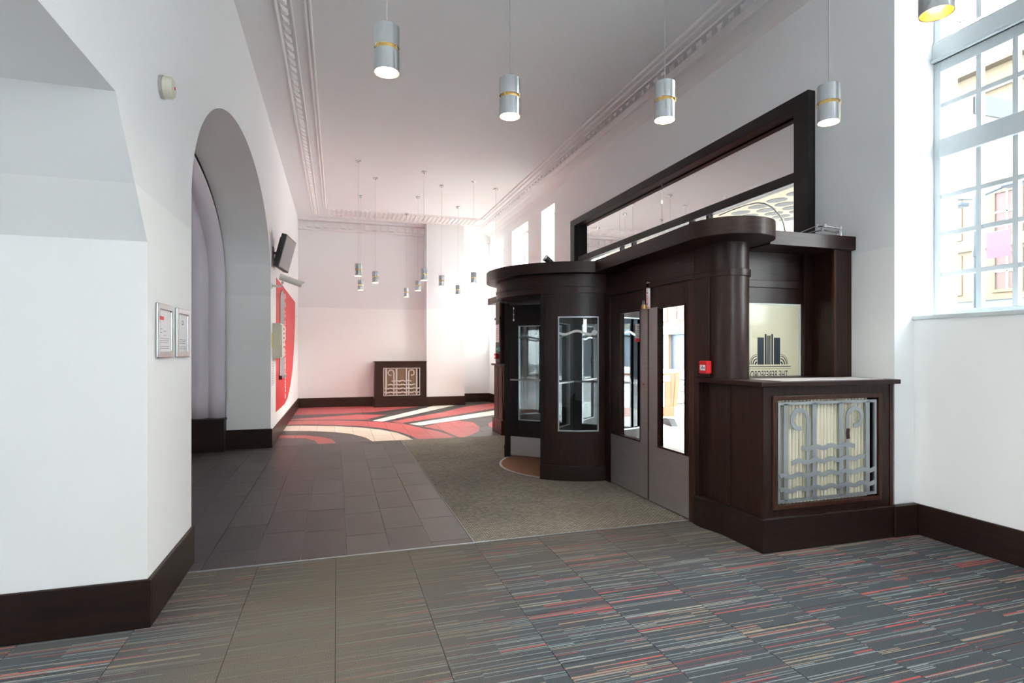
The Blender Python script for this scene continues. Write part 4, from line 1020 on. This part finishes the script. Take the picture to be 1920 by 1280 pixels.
for i, (x, y, z, lab) in enumerate(PL):
    o = proto if i == 0 else copy_tree(proto)
    o.location = (x, y, z); o['label'] = lab; o['group'] = 'silver pendant lamps over the hall'
    cb = MB().tube([(0, 0, .21), (0, 0, CZ-z-.02)], .0028, 6); cb.v = [(v[0]+x, v[1]+y, v[2]+z) for v in cb.v]; cb.build('cable', 'cable', o)
    rs = MB().lathe([(.0005, CZ-.030), (.012, CZ-.030), (.018, CZ-.014), (.045, CZ-.010), (.047, CZ)], (x, y), 20); rs.build('ceiling_rose', 'chrome', o, smooth=True)
    if i == 4:
        for ch in o.children:
            if ch.name.startswith('bulb_face'): ch.location = (0, 0, .07); ch.scale = (.6, .6, 1)
    sl = bpy.data.lights.new('downlight', 'SPOT'); sl.energy = 1.2; sl.color = (1, .93, .85); sl.spot_size = radians(125); sl.spot_blend = .8; sl.shadow_soft_size = .04
    so = bpy.data.objects.new('downlight', sl); COL.objects.link(so); so.parent = o; so.location = (0, 0, -.045)

# ------------------------------------------------------------------ outside
gd = struct(B(XO, 60, -30, 90, -.2, -.02).build('ground', 'asphalt'), 'street outside the entrance')
struct(B(XO, 10.5, -30, 90, -.02, 0).build('pavement', 'paving'), 'pale pavement outside the doors')
struct(B(20.5, 24, -30, 90, -.02, .05).build('far_pavement', 'paving'))
# entrance canopy over the pavement
cn = thing('street_canopy', (5.5, 6.4, 3.1), 'cream street canopy over the entrance with round grey vents, seen through the transom', 'canopy')
mb = MB().prism([(XO, 3.16), (7.2, 3.30), (7.2, 3.60), (XO, 3.60)], 'y', 3.4, 20); mb.build('slab', 'soffit', cn)
mb = MB()
def sz(x): return 3.16+(x-XO)*(.14/(7.2-XO))
for i in range(5):
    for j in range(6):
        cx, cy = 4.95+i*.26, 4.75+j*.31+(.155 if i % 2 else 0)
        n = 20; mb.add([(cx+.115*cos(2*pi*k/n), cy+.115*sin(2*pi*k/n), sz(cx+.115*cos(2*pi*k/n))-q) for q in (.004, .0) for k in range(n)], [list(range(n))]+[(k, (k+1) % n, n+(k+1) % n, n+k) for k in range(n)])
mb.build('round_vents', 'soffitgrey', cn)
B(5.2, 6.8, 3.385, 3.40, 3.43, 3.60).build('end_fascia', 'stonegrey', cn)
MB().tube([(4.45, 5.756, 3.054), (4.45, 5.501, 3.062), (4.45, 5.294, 3.06), (4.45, 5.114, 3.042), (4.45, 4.999, 3.002), (4.45, 4.889, 2.934), (4.45, 4.795, 2.837), (4.45, 4.742, 2.765), (4.45, 4.70, 2.60), (4.45, 4.68, 2.33)], .009, 8).build('arc_reflection', 'white', cn, smooth=True)  # white tube modelled in place of a pale arc reflected in the glass
# stone reveal outside the bay window
struct(B(XO, 4.72, 3.2, 3.9, 0, 6).build('wall_outer_buttress', 'stonewhite'))
# sandstone terrace opposite
def terrace(name, y0, y1, h, label, blue=True):
    X0 = 24.0; r = thing(name, (X0, (y0+y1)/2, 0), label, 'building')
    B(X0, X0+8, y0, y1, 3.35, h).build('upper_wall', 'sand', r)
    B(X0+.25, X0+8, y0, y1, 0, 2.65).build('shopfront_wall', 'bluedoor', r)
    B(X0-.12, X0+.3, y0, y1, 2.65, 3.35).build('shop_fascia', 'bluegrey', r)
    for z, d in ((3.35, .22), (5.35, .12), (7.9, .12), (h-1.0, .25), (h-.15, .4)): B(X0-d, X0, y0, y1, z, z+.16).build('cornice', 'sandtrim', r)
    y = y0+.4
    while y < y1-.5:
        B(X0-.02, X0+.3, y, y+.55, 0, 2.65).build('pilaster', 'sand', r); y += 2.6
    y = y0+1.1
    while y < y1-1.2:
        for z0, z1 in ((3.75, 5.1), (5.95, 7.4), (8.5, 9.9)):
            f = MB().frame('x', X0-.06, X0+.02, y-.12, y+.92, z0-.12, z1+.12, .12).build('window_surround', 'sandtrim', r)
            B(X0-.01, X0+.01, y, y+.8, z0, z1).build('window_pane', 'winbrown', f)
            MB().box(X0-.04, X0-.01, y, y+.8, (z0+z1)/2-.03, (z0+z1)/2+.03).box(X0-.04, X0-.01, y+.37, y+.43, z0, z1).build('sash_bar', 'white', f)
        y += 2.1
    return r
terrace('sandstone_building', -8.0, 17.9, 12.4, 'yellow sandstone terrace across the street, seen through the tall window')
terrace('sandstone_building', 18.0, 33.9, 11.6, 'sandstone terrace with blue shopfront behind the left door glass')
terrace('sandstone_building', 34.0, 60.0, 12.0, 'sandstone terrace with dark blue shop doors behind the right door glass')
mb = MB()
B(23.85, 23.95, 24, 31, 2.7, 3.3).build
sg2 = thing('shop_sign', (23.8, 25, 2.7), 'pink shop sign across the street, seen through the left door glass', 'shop sign')
B(23.78, 23.86, 24.0, 29.5, 2.75, 3.2).build('board', 'pink', sg2)
# street lamp
r = thing('street_lamp', (10, 6.5, 0), 'blue-grey street lamp post outside the tall window', 'street lamp')
MB().cyl((10, 6.5), .055, 0, 1.0, 16).cyl((10, 6.5), .035, 1.0, 3.95, 16).cyl((10, 6.5), .05, 2.95, 3.05, 16).build('post', 'postpaint', r, smooth=True)
MB().tube([(10, 6.5, 3.9), (10.1, 6.9, 4.0), (10.1, 7.1, 3.95)], .02, 8).tube([(10, 6.5, 3.9), (10.1, 6.2, 4.0), (10.1, 5.8, 4.05)], .02, 8).build('arms', 'postpaint', r, smooth=True)
MB().box(10.0, 10.2, 6.72, 6.95, 3.84, 3.92).box(10.0, 10.2, 5.6, 6.15, 3.98, 4.08).build('lamp_heads', 'postpaint', r, bevel=.02)
r = thing('banner_pole', (12, 7.65, 0), 'thin street pole carrying a faded pink banner', 'banner pole')
MB().cyl((12, 7.72), .03, 0, 3.9, 12).build('pole', 'postpaint', r, smooth=True)
B(11.99, 12.01, 7.20, 7.60, 3.18, 3.68).build('banner', 'pink', r)
MB().tube([(12, 7.72, 3.68), (12, 7.2, 3.68)], .01, 6).build('banner_arm', 'postpaint', r)
# orange pedestrian barriers
def barrier(x, y, rz, label, L=1.9):
    r = thing('street_barrier', (x, y, 0), label, 'barrier', 'orange barriers outside the doors')
    mt_ = Matrix.Translation((x, y, 0)) @ Matrix.Rotation(rz, 4, 'Z')
    mb = MB().box(-L/2, L/2, -.02, .02, .80, .98).box(-L/2, L/2, -.02, .02, .16, .34).box(-L/2, -L/2+.07, -.02, .02, .34, .80).box(L/2-.07, L/2, -.02, .02, .34, .80)
    for k in range(1, 8): xx = -L/2+k*L/8; mb.add([(xx-.02, q, z) for q in (-.015, .015) for z in (.34, .80)]+[(xx+.02+.08*((k % 2)*2-1), q, z) for q in (-.015, .015) for z in (.34, .80)], [(0, 1, 5, 4), (2, 6, 7, 3), (0, 4, 6, 2), (1, 3, 7, 5)])
    mb.prism([(L/2-.03, .34), (L/2+.05, .34), (L/2+.10, 1.0), (L/2+.02, 1.0)], 'y', -.03, .03)
    mb.xf(mt_).build('panel', 'orange', r)
    MB().box(-L/2+.1, L/2-.1, -.024, .024, .83, .94).xf(mt_).build('reflective_strip', 'white', r)
    for sx in (-L/2+.1, L/2-.1): MB().prism([(-.30, 0), (.30, 0), (.12, .12), (-.12, .12)], 'x', sx-.06, sx+.06).xf(mt_).build('foot', 'rubber', r)
    return r
barrier(5.5, 9.40, radians(-12), 'orange plastic barrier nearest the doors, seen through the double door glass', 1.3)
barrier(5.6, 12.2, radians(60), 'orange plastic barrier further along the pavement behind the drum')
barrier(5.9, 14.3, radians(80), 'orange plastic barrier farthest along the pavement')
# bicycle
r = thing('bicycle', (8.9, 12.5, 0), 'parked bicycle partly visible behind the right door glass', 'bicycle')
def wheel(cx, cy):
    w = MB().tube([(cx+.32*cos(2*pi*k/36)*.8, cy+.32*cos(2*pi*k/36)*-.6, .34+.32*sin(2*pi*k/36)) for k in range(37)], .018, 8).build('wheel', 'rubber', r, smooth=True)
    mb = MB()
    for k in range(12): a = 2*pi*k/12; mb.tube([(cx, cy, .34), (cx+.31*cos(a)*.8, cy-.31*cos(a)*.6, .34+.31*sin(a))], .002, 4)
    mb.build('spokes', 'chrome', w)
wheel(8.58, 12.72); wheel(9.42, 12.09)
dv = Vector((.8, -.6, 0)); b0 = Vector((8.58, 12.72, 0))
P_ = lambda s_, z: tuple(b0+dv*s_+Vector((0, 0, z)))
MB().tube([P_(0, .34), P_(.42, .30), P_(.88, .80), P_(.28, .82), P_(.42, .30)], .016, 8).tube([P_(0, .34), P_(.28, .82), P_(.25, .95)], .013, 8).tube([P_(1.05, .34), P_(.88, .80), P_(.85, .98), P_(.95, 1.0)], .015, 8).build('frame', 'postpaint', r, smooth=True)
MB().box(8.70, 8.88, 12.50, 12.60, .94, .98).build('saddle', 'black', r, bevel=.01)

for o in list(bpy.data.objects):
    if o.type == 'EMPTY': o.empty_display_size = .05
